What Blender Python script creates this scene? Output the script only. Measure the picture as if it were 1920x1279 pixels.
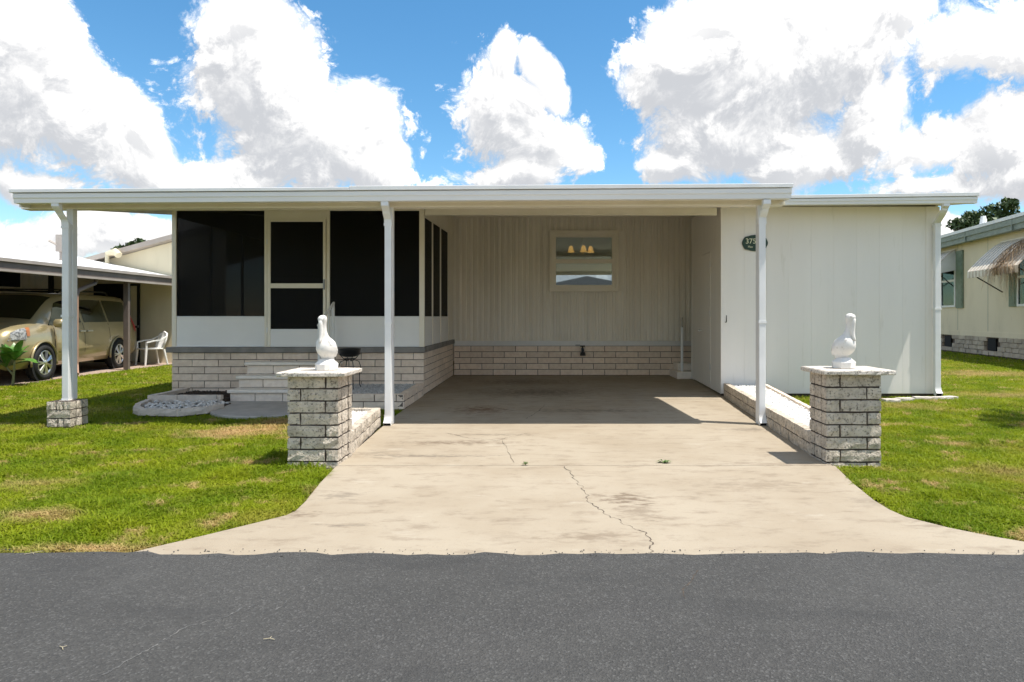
import bpy, bmesh, math, random
import numpy as np
from mathutils import Vector, Matrix

for _o in list(bpy.data.objects):
    bpy.data.objects.remove(_o, do_unlink=True)
scene = bpy.context.scene
COL = scene.collection
R = math.radians
random.seed(7)

# ------------------------------------------------------------------ camera
CAM_H, FPX, CX, CY = 1.25, 1200.0, 1015.0, 594.0
cam_data = bpy.data.cameras.new('camera')
cam_data.sensor_width = 36.0
cam_data.lens = 36.0 * FPX / 1920.0
cam_data.shift_x = -(CX - 960.0) / 1920.0
cam_data.shift_y = -(639.5 - CY) / 1920.0
cam_data.clip_start = 0.05
cam_data.clip_end = 2000.0
cam = bpy.data.objects.new('camera', cam_data)
cam.location = (0, 0, CAM_H)
cam.rotation_euler = (R(90), 0, 0)
COL.objects.link(cam)
scene.camera = cam

# ------------------------------------------------------------------ sun, exposure
SUN_TX, SUN_TY = 0.36, -0.11            # horizontal run per metre of height, towards the sun
_h = math.hypot(SUN_TX, SUN_TY)
SUN_ELEV = math.atan2(1.0, _h)
sun_dir = Vector((SUN_TX, SUN_TY, 1.0)).normalized()
sun_data = bpy.data.lights.new('sun', 'SUN')
sun_data.energy = 2.65
sun_data.angle = R(0.53)
sun_data.color = (1.0, 0.955, 0.88)
sun = bpy.data.objects.new('sun', sun_data)
sun.rotation_euler = sun_dir.to_track_quat('Z', 'Y').to_euler()
sun.location = (8, -3, 25)
COL.objects.link(sun)
scene.view_settings.view_transform = 'Standard'
scene.view_settings.look = 'None'
scene.view_settings.gamma = 1.0
scene.view_settings.use_curve_mapping = False
scene.view_settings.exposure = 1.3
scene.cycles.max_bounces = 10
scene.cycles.diffuse_bounces = 7
scene.cycles.transparent_max_bounces = 12
scene.cycles.use_denoising = True

# ------------------------------------------------------------------ world: blue sky with cumulus
world = bpy.data.worlds.new('World')
scene.world = world
world.use_nodes = True

def nd(t, typ, **kw):
    n = t.nodes.new(typ)
    for k, v in kw.items():
        if k == 'inp':
            for kk, vv in v.items():
                n.inputs[kk].default_value = vv
        else:
            setattr(n, k, v)
    return n

def mth(t, op, a, b=None, clamp=False):
    n = t.nodes.new('ShaderNodeMath'); n.operation = op; n.use_clamp = clamp
    for i, v in enumerate((a, b)):
        if v is None: continue
        if isinstance(v, (int, float)): n.inputs[i].default_value = v
        else: t.links.new(v, n.inputs[i])
    return n.outputs[0]

def vmt(t, op, a, b=None):
    n = t.nodes.new('ShaderNodeVectorMath'); n.operation = op
    for i, v in enumerate((a, b)):
        if v is None: continue
        if isinstance(v, (tuple, list, Vector)): n.inputs[i].default_value = tuple(v)
        else: t.links.new(v, n.inputs[i])
    return n.outputs['Value'] if op in ('LENGTH', 'DOT_PRODUCT', 'DISTANCE') else n.outputs[0]

def smooth(t, v, lo, hi, a=0.0, b=1.0):
    n = t.nodes.new('ShaderNodeMapRange'); n.interpolation_type = 'SMOOTHSTEP'
    t.links.new(v, n.inputs['Value'])
    n.inputs['From Min'].default_value = lo; n.inputs['From Max'].default_value = hi
    n.inputs['To Min'].default_value = a; n.inputs['To Max'].default_value = b
    return n.outputs[0]

# cumulus towers: direction of the centre and its size (metres per metre of distance)
CLOUDS = [  # centre x, centre z, half width, half height  (tangents of the direction seen from the street)
    (-0.81, 0.34, 0.20, 0.14), (-0.72, 0.30, 0.11, 0.09), (-0.87, 0.46, 0.12, 0.16), (-0.61, 0.29, 0.055, 0.06),
    (-0.425, 0.38, 0.12, 0.16), (-0.455, 0.48, 0.12, 0.07), (-0.36, 0.28, 0.17, 0.11), (-0.27, 0.225, 0.075, 0.05), (-0.55, 0.23, 0.21, 0.065), (-0.79, 0.21, 0.07, 0.035),
    (-0.08, 0.32, 0.085, 0.11), (-0.045, 0.40, 0.05, 0.05), (0.01, 0.27, 0.10, 0.075), (0.005, 0.375, 0.032, 0.055), (-0.05, 0.215, 0.12, 0.04), (0.06, 0.24, 0.05, 0.05),
    (0.33, 0.38, 0.22, 0.15), (0.24, 0.40, 0.15, 0.10), (0.44, 0.42, 0.15, 0.15), (0.30, 0.28, 0.18, 0.09), (0.40, 0.25, 0.14, 0.07), (0.21, 0.225, 0.07, 0.04), (0.27, 0.48, 0.16, 0.05), (0.52, 0.30, 0.08, 0.10),
    (-0.85, 0.13, 0.22, 0.06), (-0.62, 0.12, 0.22, 0.055), (-0.3, 0.12, 0.3, 0.05), (0.1, 0.12, 0.3, 0.05), (0.66, 0.13, 0.20, 0.05), (0.85, 0.12, 0.2, 0.08),
    (0.70, 0.42, 0.12, 0.09), (0.62, 0.26, 0.13, 0.08), (0.72, 0.27, 0.14, 0.09), (0.62, 0.20, 0.12, 0.035), (0.78, 0.22, 0.12, 0.06), (0.58, 0.47, 0.05, 0.03),
]
grp = bpy.data.node_groups.new('cloud_field', 'ShaderNodeTree')
grp.interface.new_socket('Vector', in_out='INPUT', socket_type='NodeSocketVector')
grp.interface.new_socket('Density', in_out='OUTPUT', socket_type='NodeSocketFloat')
grp.interface.new_socket('Mass', in_out='OUTPUT', socket_type='NodeSocketFloat')
gi = grp.nodes.new('NodeGroupInput'); go = grp.nodes.new('NodeGroupOutput')
gv = gi.outputs[0]
wn = nd(grp, 'ShaderNodeTexNoise', inp={'Scale': 7.0, 'Detail': 2.0, 'Roughness': 0.5})
grp.links.new(gv, wn.inputs['Vector'])
warp = vmt(grp, 'MULTIPLY', vmt(grp, 'SUBTRACT', wn.outputs['Color'], (0.5, 0.5, 0.5)), (0.10, 0.10, 0.10))
wv = vmt(grp, 'ADD', gv, warp)
acc = None
for (u, v, ru, rv) in CLOUDS:
    ru *= 0.88; rv *= 0.88
    k = 1.0 / math.sqrt(1 + u * u + v * v)
    c = (u * k, k, v * k)
    sc_ = (1 / (ru * k), 1 / (max(ru, rv) * 1.6), 1 / (rv * k))
    mad = grp.nodes.new('ShaderNodeVectorMath'); mad.operation = 'MULTIPLY_ADD'
    grp.links.new(wv, mad.inputs[0]); mad.inputs[1].default_value = sc_
    mad.inputs[2].default_value = tuple(-a_ * b_ for a_, b_ in zip(c, sc_))
    p = vmt(grp, 'LENGTH', mad.outputs[0])
    if acc is None: acc = p
    else:
        sm = grp.nodes.new('ShaderNodeMath'); sm.operation = 'SMOOTH_MIN'
        grp.links.new(acc, sm.inputs[0]); grp.links.new(p, sm.inputs[1]); sm.inputs[2].default_value = 0.25
        acc = sm.outputs[0]
acc = mth(grp, 'SUBTRACT', 1.0, acc)
# the rest of the sky: the same sort of cumulus, scattered
bn = nd(grp, 'ShaderNodeTexNoise', inp={'Scale': 3.2, 'Detail': 2.0, 'Roughness': 0.5})
grp.links.new(vmt(grp, 'MULTIPLY', wv, (1.0, 1.0, 1.7)), bn.inputs['Vector'])
rest = mth(grp, 'MULTIPLY', mth(grp, 'SUBTRACT', bn.outputs['Fac'], 0.44), 3.2)
fr = vmt(grp, 'LENGTH', vmt(grp, 'MULTIPLY', vmt(grp, 'SUBTRACT', gv, (0.0, 0.93, 0.33)), (1.0, 0.9, 1.6)))
rest = mth(grp, 'SUBTRACT', rest, smooth(grp, fr, 0.95, 0.70, 0.0, 3.0))
pres = mth(grp, 'MAXIMUM', acc, rest)
fn = nd(grp, 'ShaderNodeTexNoise', inp={'Scale': 21.0, 'Detail': 8.0, 'Roughness': 0.66})
grp.links.new(wv, fn.inputs['Vector'])
ln = nd(grp, 'ShaderNodeTexNoise', inp={'Scale': 8.0, 'Detail': 2.0, 'Roughness': 0.5})
grp.links.new(gv, ln.inputs['Vector'])
mass = mth(grp, 'ADD', pres, mth(grp, 'MULTIPLY', mth(grp, 'SUBTRACT', ln.outputs['Fac'], 0.5), 1.1))
den = mth(grp, 'ADD', mass, mth(grp, 'MULTIPLY', mth(grp, 'SUBTRACT', mth(grp, 'ABSOLUTE', mth(grp, 'SUBTRACT', fn.outputs['Fac'], 0.5)), 0.07), 2.0))
den = mth(grp, 'ADD', den, mth(grp, 'MULTIPLY', mth(grp, 'SUBTRACT', fn.outputs['Fac'], 0.5), 0.55))
grp.links.new(den, go.inputs[0])
grp.links.new(mass, go.inputs[1])

wt = world.node_tree
wt.nodes.clear()
tc = nd(wt, 'ShaderNodeTexCoord')
dirv = vmt(wt, 'NORMALIZE', tc.outputs['Generated'])
def field(vec):
    g = wt.nodes.new('ShaderNodeGroup'); g.node_tree = grp
    wt.links.new(vec, g.inputs[0]); return g.outputs
D0 = field(dirv)[0]
D1 = field(vmt(wt, 'ADD', dirv, (0.008, -0.003, 0.016)))[0]
P2 = field(vmt(wt, 'ADD', dirv, (0.020, -0.010, 0.070)))[1]
alpha = smooth(wt, D0, -0.04, 0.30)
fine = mth(wt, 'MULTIPLY', mth(wt, 'SUBTRACT', D0, D1), 1.5)
fine = mth(wt, 'MINIMUM', mth(wt, 'MAXIMUM', fine, -0.45), 0.40)
thick = smooth(wt, P2, -0.5, 1.2, 0.0, 0.90)
lit = mth(wt, 'SUBTRACT', mth(wt, 'ADD', mth(wt, 'MULTIPLY', fine, 1.0), 0.74), thick)
lit = smooth(wt, lit, -0.45, 1.35)
cm = nd(wt, 'ShaderNodeMix', data_type='RGBA')
wt.links.new(lit, cm.inputs[0])
cm.inputs[6].default_value = (0.345, 0.355, 0.375, 1); cm.inputs[7].default_value = (0.86, 0.84, 0.81, 1)
sky = nd(wt, 'ShaderNodeTexSky', sky_type='NISHITA', sun_disc=False)
sky.sun_elevation = SUN_ELEV
sky.sun_rotation = math.atan2(SUN_TX, SUN_TY)
sky.air_density = 1.0; sky.dust_density = 0.0; sky.ozone_density = 3.0
b_sky = nd(wt, 'ShaderNodeBackground'); b_sky.inputs['Strength'].default_value = 0.077
b_cl = nd(wt, 'ShaderNodeBackground'); b_cl.inputs['Strength'].default_value = 0.76
hs = nd(wt, 'ShaderNodeHueSaturation'); hs.inputs['Saturation'].default_value = 1.22; hs.inputs['Hue'].default_value = 0.490
wt.links.new(sky.outputs[0], hs.inputs['Color']); wt.links.new(hs.outputs[0], b_sky.inputs['Color'])
wt.links.new(cm.outputs[2], b_cl.inputs['Color'])
# clouds do not reach below the horizon
zsep = nd(wt, 'ShaderNodeSeparateXYZ'); wt.links.new(dirv, zsep.inputs[0])
alpha = mth(wt, 'MULTIPLY', alpha, smooth(wt, zsep.outputs['Z'], -0.02, 0.02))
mx = nd(wt, 'ShaderNodeMixShader')
wt.links.new(alpha, mx.inputs[0]); wt.links.new(b_sky.outputs[0], mx.inputs[1]); wt.links.new(b_cl.outputs[0], mx.inputs[2])
wo = nd(wt, 'ShaderNodeOutputWorld'); wt.links.new(mx.outputs[0], wo.inputs['Surface'])
world.cycles.sampling_method = 'MANUAL'
world.cycles.sample_map_resolution = 512

# ------------------------------------------------------------------ helpers
def G(px, py):                       # a spot on level ground, measured in the photograph
    Y = CAM_H * FPX / (py - CY)
    return ((px - CX) * Y / FPX, Y)
def PX(px, Y): return (px - CX) * Y / FPX
def PZ(py, Y): return CAM_H + (CY - py) * Y / FPX

def props(o, label=None, cat=None, group=None, kind=None):
    if label: o['label'] = label
    if cat: o['category'] = cat
    if group: o['group'] = group
    if kind: o['kind'] = kind
    return o

def thing(name, label, cat, loc=(0, 0, 0), rz=0.0, group=None, kind=None):
    o = bpy.data.objects.new(name, None)
    o.empty_display_size = 0.1
    o.location = loc; o.rotation_euler = (0, 0, rz)
    COL.objects.link(o)
    return props(o, label, cat, group, kind)

def offset_of(p):
    v = Vector((0, 0, 0))
    while p is not None:
        v += p.location; p = p.parent
    return v

def put(name, me, parent=None, loc=(0, 0, 0), rot=(0, 0, 0)):
    o = bpy.data.objects.new(name, me)
    o.location = loc; o.rotation_euler = rot
    if parent is not None: o.parent = parent
    COL.objects.link(o)
    return o

class MB:
    def __init__(s): s.v = []; s.f = []
    def add(s, vs, fs):
        b = len(s.v); s.v += [tuple(p) for p in vs]; s.f += [tuple(i + b for i in f) for f in fs]; return s
    def box(s, x0, x1, y0, y1, z0, z1):
        return s.add([(x0, y0, z0), (x1, y0, z0), (x1, y1, z0), (x0, y1, z0), (x0, y0, z1), (x1, y0, z1), (x1, y1, z1), (x0, y1, z1)],
                     [(3, 2, 1, 0), (4, 5, 6, 7), (0, 1, 5, 4), (1, 2, 6, 5), (2, 3, 7, 6), (3, 0, 4, 7)])
    def hexa(s, p):                  # 8 corners, bottom ring then top ring
        return s.add(p, [(3, 2, 1, 0), (4, 5, 6, 7), (0, 1, 5, 4), (1, 2, 6, 5), (2, 3, 7, 6), (3, 0, 4, 7)])
    def prism(s, poly, z0, z1):      # polygon in xy, counter-clockwise
        n = len(poly)
        vs = [(x, y, z0) for x, y in poly] + [(x, y, z1) for x, y in poly]
        fs = [tuple(range(n - 1, -1, -1)), tuple(range(n, 2 * n))] + [(i, (i + 1) % n, n + (i + 1) % n, n + i) for i in range(n)]
        return s.add(vs, fs)
    def sweep(s, poly, axis, a, b):  # polygon in the other two axes, swept along axis
        n = len(poly)
        def mk(p, t):
            if axis == 'x': return (t, p[0], p[1])
            if axis == 'y': return (p[0], t, p[1])
            return (p[0], p[1], t)
        vs = [mk(p, a) for p in poly] + [mk(p, b) for p in poly]
        fs = [tuple(range(n - 1, -1, -1)), tuple(range(n, 2 * n))] + [(i, (i + 1) % n, n + (i + 1) % n, n + i) for i in range(n)]
        return s.add(vs, fs)
    def tube(s, pts, r, n=8, cap=True):
        pts = [Vector(p) for p in pts]; rings = []
        rr = r if isinstance(r, (list, tuple)) else [r] * len(pts)
        up = None
        for i, p in enumerate(pts):
            t = (pts[min(i + 1, len(pts) - 1)] - pts[max(i - 1, 0)]).normalized()
            if up is None:
                up = Vector((0, 0, 1)) if abs(t.z) < 0.9 else Vector((1, 0, 0))
            a = t.cross(up).normalized(); b = a.cross(t).normalized(); up = b
            rings.append([p + a * (math.cos(2 * math.pi * k / n) * rr[i]) + b * (math.sin(2 * math.pi * k / n) * rr[i]) for k in range(n)])
        return s.loft(rings, cap)
    def loft(s, rings, cap=True):
        n = len(rings[0]); vs = [p for r in rings for p in r]; fs = []
        for i in range(len(rings) - 1):
            for k in range(n):
                fs.append((i * n + k, i * n + (k + 1) % n, (i + 1) * n + (k + 1) % n, (i + 1) * n + k))
        if cap:
            fs.append(tuple(range(n - 1, -1, -1))); fs.append(tuple((len(rings) - 1) * n + k for k in range(n)))
        return s.add(vs, fs)
    def grid(s, rows):
        m = len(rows[0]); vs = [p for r in rows for p in r]
        return s.add(vs, [(i * m + k, i * m + k + 1, (i + 1) * m + k + 1, (i + 1) * m + k) for i in range(len(rows) - 1) for k in range(m - 1)])
    def mesh(s, name, mat, smooth=False, off=None, fix=True):
        me = bpy.data.meshes.new(name)
        vs = s.v if off is None else [(x - off[0], y - off[1], z - off[2]) for x, y, z in s.v]
        me.from_pydata(vs, [], s.f)
        if fix:
            bm = bmesh.new(); bm.from_mesh(me); bmesh.ops.recalc_face_normals(bm, faces=bm.faces); bm.to_mesh(me); bm.free()
        if mat is not None: me.materials.append(mat)
        if smooth: me.polygons.foreach_set('use_smooth', [True] * len(me.polygons))
        return me
    def build(s, name, mat, parent=None, smooth=False, local=False, bevel=0.0, seg=2):
        off = None if (local or parent is None) else offset_of(parent)
        o = put(name, s.mesh(name, mat, smooth, off), parent)
        if bevel:
            m = o.modifiers.new('bevel', 'BEVEL'); m.width = bevel; m.segments = seg; m.limit_method = 'ANGLE'; m.angle_limit = R(40)
        return o

def B(name, mat, parent, x0, x1, y0, y1, z0, z1, bevel=0.0, local=False):
    return MB().box(x0, x1, y0, y1, z0, z1).build(name, mat, parent, bevel=bevel, local=local)

# ------------------------------------------------------------------ materials
MATS = {}
def material(name, c1, c2=None, scale=6.0, rough=0.6, bump=0.0, bscale=60.0, metal=0.0, spec=0.5, detail=5.0, stretch=(1, 1, 1),
             rnd=0.0, c3=None, c3scale=30.0, c3lo=0.55, c3hi=0.75, sharp=(0.35, 0.65), coat=0.0, bdist=0.01):
    if name in MATS: return MATS[name]
    m = bpy.data.materials.new(name); m.use_nodes = True; t = m.node_tree
    bs = t.nodes['Principled BSDF']
    bs.inputs['Roughness'].default_value = rough; bs.inputs['Metallic'].default_value = metal
    bs.inputs['Specular IOR Level'].default_value = spec
    if coat: bs.inputs['Coat Weight'].default_value = coat; bs.inputs['Coat Roughness'].default_value = 0.05
    geo = nd(t, 'ShaderNodeNewGeometry')
    pos = vmt(t, 'MULTIPLY', geo.outputs['Position'], stretch)
    out = None
    if c2 is not None:
        n = nd(t, 'ShaderNodeTexNoise', inp={'Scale': scale, 'Detail': detail, 'Roughness': 0.6})
        t.links.new(pos, n.inputs['Vector'])
        mx = nd(t, 'ShaderNodeMix', data_type='RGBA')
        t.links.new(smooth(t, n.outputs['Fac'], sharp[0], sharp[1]), mx.inputs[0])
        mx.inputs[6].default_value = (*c1, 1); mx.inputs[7].default_value = (*c2, 1)
        out = mx.outputs[2]
    if c3 is not None:
        n = nd(t, 'ShaderNodeTexNoise', inp={'Scale': c3scale, 'Detail': 4.0, 'Roughness': 0.65})
        t.links.new(pos, n.inputs['Vector'])
        mx = nd(t, 'ShaderNodeMix', data_type='RGBA')
        t.links.new(smooth(t, n.outputs['Fac'], c3lo, c3hi), mx.inputs[0])
        if out is None: mx.inputs[6].default_value = (*c1, 1)
        else: t.links.new(out, mx.inputs[6])
        mx.inputs[7].default_value = (*c3, 1)
        out = mx.outputs[2]
    if rnd:
        oi = nd(t, 'ShaderNodeObjectInfo')
        h = nd(t, 'ShaderNodeHueSaturation')
        if out is None: h.inputs['Color'].default_value = (*c1, 1)
        else: t.links.new(out, h.inputs['Color'])
        t.links.new(mth(t, 'ADD', mth(t, 'MULTIPLY', oi.outputs['Random'], 2 * rnd), 1 - rnd), h.inputs['Value'])
        out = h.outputs['Color']
    if out is None: bs.inputs['Base Color'].default_value = (*c1, 1)
    else: t.links.new(out, bs.inputs['Base Color'])
    if bump:
        n = nd(t, 'ShaderNodeTexNoise', inp={'Scale': bscale, 'Detail': 5.0, 'Roughness': 0.6})
        t.links.new(pos, n.inputs['Vector'])
        b = nd(t, 'ShaderNodeBump'); b.inputs['Strength'].default_value = bump; b.inputs['Distance'].default_value = bdist
        t.links.new(n.outputs['Fac'], b.inputs['Height']); t.links.new(b.outputs[0], bs.inputs['Normal'])
    MATS[name] = m
    return m

M = {}
M['white'] = material('white_aluminium', (0.80, 0.80, 0.79), (0.74, 0.74, 0.73), 3.0, 0.42, bump=0.06, bscale=9)
M['white2'] = material('white_trim', (0.78, 0.77, 0.75), (0.72, 0.71, 0.68), 2.0, 0.5)
M['gutter'] = material('gutter_white', (0.86, 0.855, 0.845), (0.80, 0.795, 0.785), 1.6, 0.45, stretch=(0.4, 1, 6), bump=0.05, bscale=6)
M['shedwall'] = material('painted_panel', (0.86, 0.82, 0.765), (0.83, 0.79, 0.735), 1.4, 0.55, bump=0.25, bscale=40, stretch=(1, 1, 0.12), rnd=0.012, bdist=0.004, c3=(0.68, 0.64, 0.56), c3scale=9.0, c3lo=0.60, c3hi=0.85)
M['siding'] = material('ribbed_siding', (0.85, 0.80, 0.70), (0.79, 0.74, 0.64), 2.2, 0.5, stretch=(1, 1, 0.3), rnd=0.03)
M['kick'] = material('kick_panel', (0.83, 0.82, 0.80), (0.80, 0.79, 0.77), 2.0, 0.4)
M['frame'] = material('cream_frame', (0.86, 0.80, 0.68), (0.82, 0.76, 0.63), 3.0, 0.45)
M['ceiling'] = material('carport_ceiling', (0.85, 0.80, 0.69), (0.81, 0.76, 0.65), 1.0, 0.55)
M['ledge'] = material('grey_ledge', (0.26, 0.245, 0.225), (0.19, 0.18, 0.165), 4.0, 0.75, bump=0.2, bscale=60)
M['brick'] = material('buff_brick', (0.84, 0.70, 0.565), (0.75, 0.61, 0.485), 14.0, 0.85, bump=0.55, bscale=75, rnd=0.09, bdist=0.008)
M['pierbrick'] = material('pier_brick', (0.66, 0.575, 0.47), (0.50, 0.43, 0.345), 12.0, 0.88, bump=0.9, bscale=65, rnd=0.08,
                          c3=(0.15, 0.13, 0.105), c3scale=48, c3lo=0.51, c3hi=0.70, bdist=0.016)
M['stepbrick_lit'] = material('step_brick_lit', (0.85, 0.75, 0.64), (0.77, 0.67, 0.57), 14.0, 0.85, bump=0.4, bscale=75, rnd=0.06)  # lighter copy of buff_brick: extra skylight on the steps put into the colour
M['mortar'] = material('dark_mortar', (0.085, 0.062, 0.048), (0.05, 0.038, 0.03), 30, 0.95, bump=0.3)
M['mortar2'] = material('brown_mortar', (0.16, 0.12, 0.095), (0.11, 0.08, 0.06), 30, 0.95, bump=0.3)
M['capstone'] = material('cap_stone', (0.68, 0.62, 0.54), (0.58, 0.52, 0.45), 60, 0.85, bump=0.8, bscale=110, c3=(0.20, 0.175, 0.145), c3scale=80, c3lo=0.53, c3hi=0.64, bdist=0.006)
M['tread'] = material('step_tread', (0.86, 0.79, 0.70), (0.79, 0.72, 0.63), 9, 0.8, bump=0.3, bscale=80)  # tread colour raised too, standing in for open sky on the steps
M['pad'] = material('landing_concrete', (0.46, 0.425, 0.385), (0.39, 0.36, 0.325), 5, 0.8, bump=0.2, bscale=90)
M['edging'] = material('edging_block', (0.68, 0.60, 0.52), (0.56, 0.49, 0.42), 10, 0.85, bump=0.6, bscale=60, rnd=0.06, c3=(0.2, 0.175, 0.15), c3scale=30, c3lo=0.6, c3hi=0.8)
M['gravel'] = material('white_gravel', (0.80, 0.79, 0.77), (0.62, 0.61, 0.59), 45, 0.7)
M['gravel2'] = material('grey_gravel', (0.62, 0.60, 0.57), (0.36, 0.35, 0.34), 28, 0.75)
M['soil'] = material('dark_soil', (0.035, 0.024, 0.016), (0.06, 0.042, 0.028), 30, 0.95, bump=0.8, bscale=60)
M['statue'] = material('white_plaster', (0.82, 0.79, 0.74), (0.74, 0.71, 0.66), 12, 0.65, bump=0.35, bscale=70, bdist=0.004, c3=(0.52, 0.47, 0.40), c3scale=26, c3lo=0.60, c3hi=0.80)
M['black'] = material('black_plastic', (0.012, 0.012, 0.013), rough=0.35)
M['wire'] = material('black_wire', (0.012, 0.012, 0.012), rough=0.5)
M['green_tray'] = material('green_tray', (0.01, 0.06, 0.045), rough=0.45)
M['plaque'] = material('plaque_green', (0.022, 0.06, 0.035), (0.012, 0.04, 0.025), 30, 0.5)
M['plaque_text'] = material('plaque_lettering', (0.72, 0.72, 0.50), rough=0.5)
M['steel'] = material('grey_steel', (0.30, 0.30, 0.29), rough=0.4, metal=0.6)
M['chrome'] = material('bright_metal', (0.75, 0.75, 0.74), rough=0.30, metal=1.0)
M['darkhole'] = material('dark_opening', (0.008, 0.008, 0.009), rough=0.9)
M['interior'] = material('room_wall', (0.20, 0.215, 0.20), (0.17, 0.185, 0.175), 2, 0.8)
M['porchfloor'] = material('porch_floor', (0.10, 0.09, 0.08), (0.08, 0.07, 0.06), 3, 0.8)
M['roofwhite'] = material('white_roof', (0.80, 0.80, 0.80), (0.72, 0.72, 0.72), 1.0, 0.5)

def mesh_screen(name, col, see, gloss):
    m = bpy.data.materials.new(name); m.use_nodes = True; t = m.node_tree; t.nodes.clear()
    d = nd(t, 'ShaderNodeBsdfPrincipled'); d.inputs['Base Color'].default_value = (*col, 1)
    d.inputs['Roughness'].default_value = 0.5; d.inputs['Specular IOR Level'].default_value = gloss
    tr = nd(t, 'ShaderNodeBsdfTransparent'); tr.inputs[0].default_value = (0.9, 0.9, 0.9, 1)
    mx = nd(t, 'ShaderNodeMixShader'); mx.inputs[0].default_value = see
    o = nd(t, 'ShaderNodeOutputMaterial')
    t.links.new(d.outputs[0], mx.inputs[1]); t.links.new(tr.outputs[0], mx.inputs[2]); t.links.new(mx.outputs[0], o.inputs[0])
    return m
M['screen'] = mesh_screen('insect_screen', (0.0045, 0.0045, 0.0045), 0.33, 0.12)

def glass(name, tint, refl, fk=0.9):
    m = bpy.data.materials.new(name); m.use_nodes = True; t = m.node_tree; t.nodes.clear()
    gl = nd(t, 'ShaderNodeBsdfGlossy'); gl.inputs['Roughness'].default_value = 0.015; gl.inputs['Color'].default_value = (0.85, 0.97, 1.0, 1)
    tr = nd(t, 'ShaderNodeBsdfTransparent'); tr.inputs[0].default_value = (*tint, 1)
    fz = nd(t, 'ShaderNodeFresnel'); fz.inputs[0].default_value = 1.5
    mx = nd(t, 'ShaderNodeMixShader')
    t.links.new(mth(t, 'ADD', mth(t, 'MULTIPLY', fz.outputs[0], fk), refl, clamp=True), mx.inputs[0])
    o = nd(t, 'ShaderNodeOutputMaterial')
    t.links.new(tr.outputs[0], mx.inputs[1]); t.links.new(gl.outputs[0], mx.inputs[2]); t.links.new(mx.outputs[0], o.inputs[0])
    return m
M['glass'] = glass('window_glass', (0.62, 0.68, 0.66), 0.42)
M['darkglass'] = glass('dark_window_glass', (0.45, 0.55, 0.50), 0.01, 0.22)
M['vanglass'] = glass('tinted_glass', (0.03, 0.033, 0.036), 0.10)

def emitter(name, col, strength):
    m = bpy.data.materials.new(name); m.use_nodes = True; t = m.node_tree
    bs = t.nodes['Principled BSDF']; bs.inputs['Base Color'].default_value = (*col, 1)
    bs.inputs['Emission Color'].default_value = (*col, 1); bs.inputs['Emission Strength'].default_value = strength
    return m
M['lamp'] = emitter('lit_lamp_shade', (1.0, 0.45, 0.10), 0.9)

# ================================================================== the ground, the road, the drive
def blob_noise(t, pos, nsc, amp):
    n = nd(t, 'ShaderNodeTexNoise', inp={'Scale': nsc, 'Detail': 6.0, 'Roughness': 0.65})
    t.links.new(vmt(t, 'MULTIPLY', pos, (1.0, 2.2, 1.0)), n.inputs['Vector'])
    return mth(t, 'MULTIPLY', mth(t, 'SUBTRACT', n.outputs['Fac'], 0.55), amp * 3)
def blob_mask(t, pos, x, y, rx, ry, noise):
    mad = t.nodes.new('ShaderNodeVectorMath'); mad.operation = 'MULTIPLY_ADD'
    t.links.new(pos, mad.inputs[0]); mad.inputs[1].default_value = (1 / rx, 1 / ry, 0); mad.inputs[2].default_value = (-x / rx, -y / ry, 0)
    v = mth(t, 'ADD', mth(t, 'SUBTRACT', 1.0, vmt(t, 'LENGTH', mad.outputs[0])), noise)
    return smooth(t, v, 0.0, 0.9)

def blend(t, base, fac, col):
    mx = nd(t, 'ShaderNodeMix', data_type='RGBA')
    if isinstance(fac, (int, float)): mx.inputs[0].default_value = fac
    else: t.links.new(fac, mx.inputs[0])
    if isinstance(base, tuple): mx.inputs[6].default_value = (*base, 1)
    else: t.links.new(base, mx.inputs[6])
    if isinstance(col, tuple): mx.inputs[7].default_value = (*col, 1)
    else: t.links.new(col, mx.inputs[7])
    return mx.outputs[2]

def concrete_material():
    m = bpy.data.materials.new('drive_concrete'); m.use_nodes = True; t = m.node_tree
    bs = t.nodes['Principled BSDF']; bs.inputs['Roughness'].default_value = 0.85; bs.inputs['Specular IOR Level'].default_value = 0.25
    pos = nd(t, 'ShaderNodeNewGeometry').outputs['Position']
    def noise(sc, det, st=(1, 1, 1), ro=0.6):
        n = nd(t, 'ShaderNodeTexNoise', inp={'Scale': sc, 'Detail': det, 'Roughness': ro})
        t.links.new(vmt(t, 'MULTIPLY', pos, st), n.inputs['Vector']); return n.outputs['Fac']
    c = blend(t, (0.372, 0.316, 0.240), smooth(t, noise(0.9, 6), 0.35, 0.68), (0.325, 0.268, 0.196))
    c = blend(t, c, smooth(t, noise(3.2, 8, (1, 2.5, 1), 0.74), 0.48, 0.72, 0, 0.72), (0.205, 0.158, 0.112))
    c = blend(t, c, smooth(t, noise(2.1, 6, (0.8, 2.4, 1), 0.65), 0.60, 0.72, 0, 0.5), (0.45, 0.40, 0.325))
    c = blend(t, c, smooth(t, noise(70, 4), 0.56, 0.75, 0, 0.40), (0.21, 0.165, 0.12))
    c = blend(t, c, smooth(t, noise(170, 2), 0.60, 0.75, 0, 0.30), (0.42, 0.36, 0.29))
    bnz = blob_noise(t, pos, 9.0, 1.25)
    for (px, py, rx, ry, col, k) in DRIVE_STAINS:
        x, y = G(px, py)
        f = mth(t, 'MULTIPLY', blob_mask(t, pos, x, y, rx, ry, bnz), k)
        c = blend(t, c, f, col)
    t.links.new(c, bs.inputs['Base Color'])
    b = nd(t, 'ShaderNodeBump'); b.inputs['Strength'].default_value = 0.35; b.inputs['Distance'].default_value = 0.004
    t.links.new(noise(120, 5), b.inputs['Height']); t.links.new(b.outputs[0], bs.inputs['Normal'])
    return m

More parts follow.
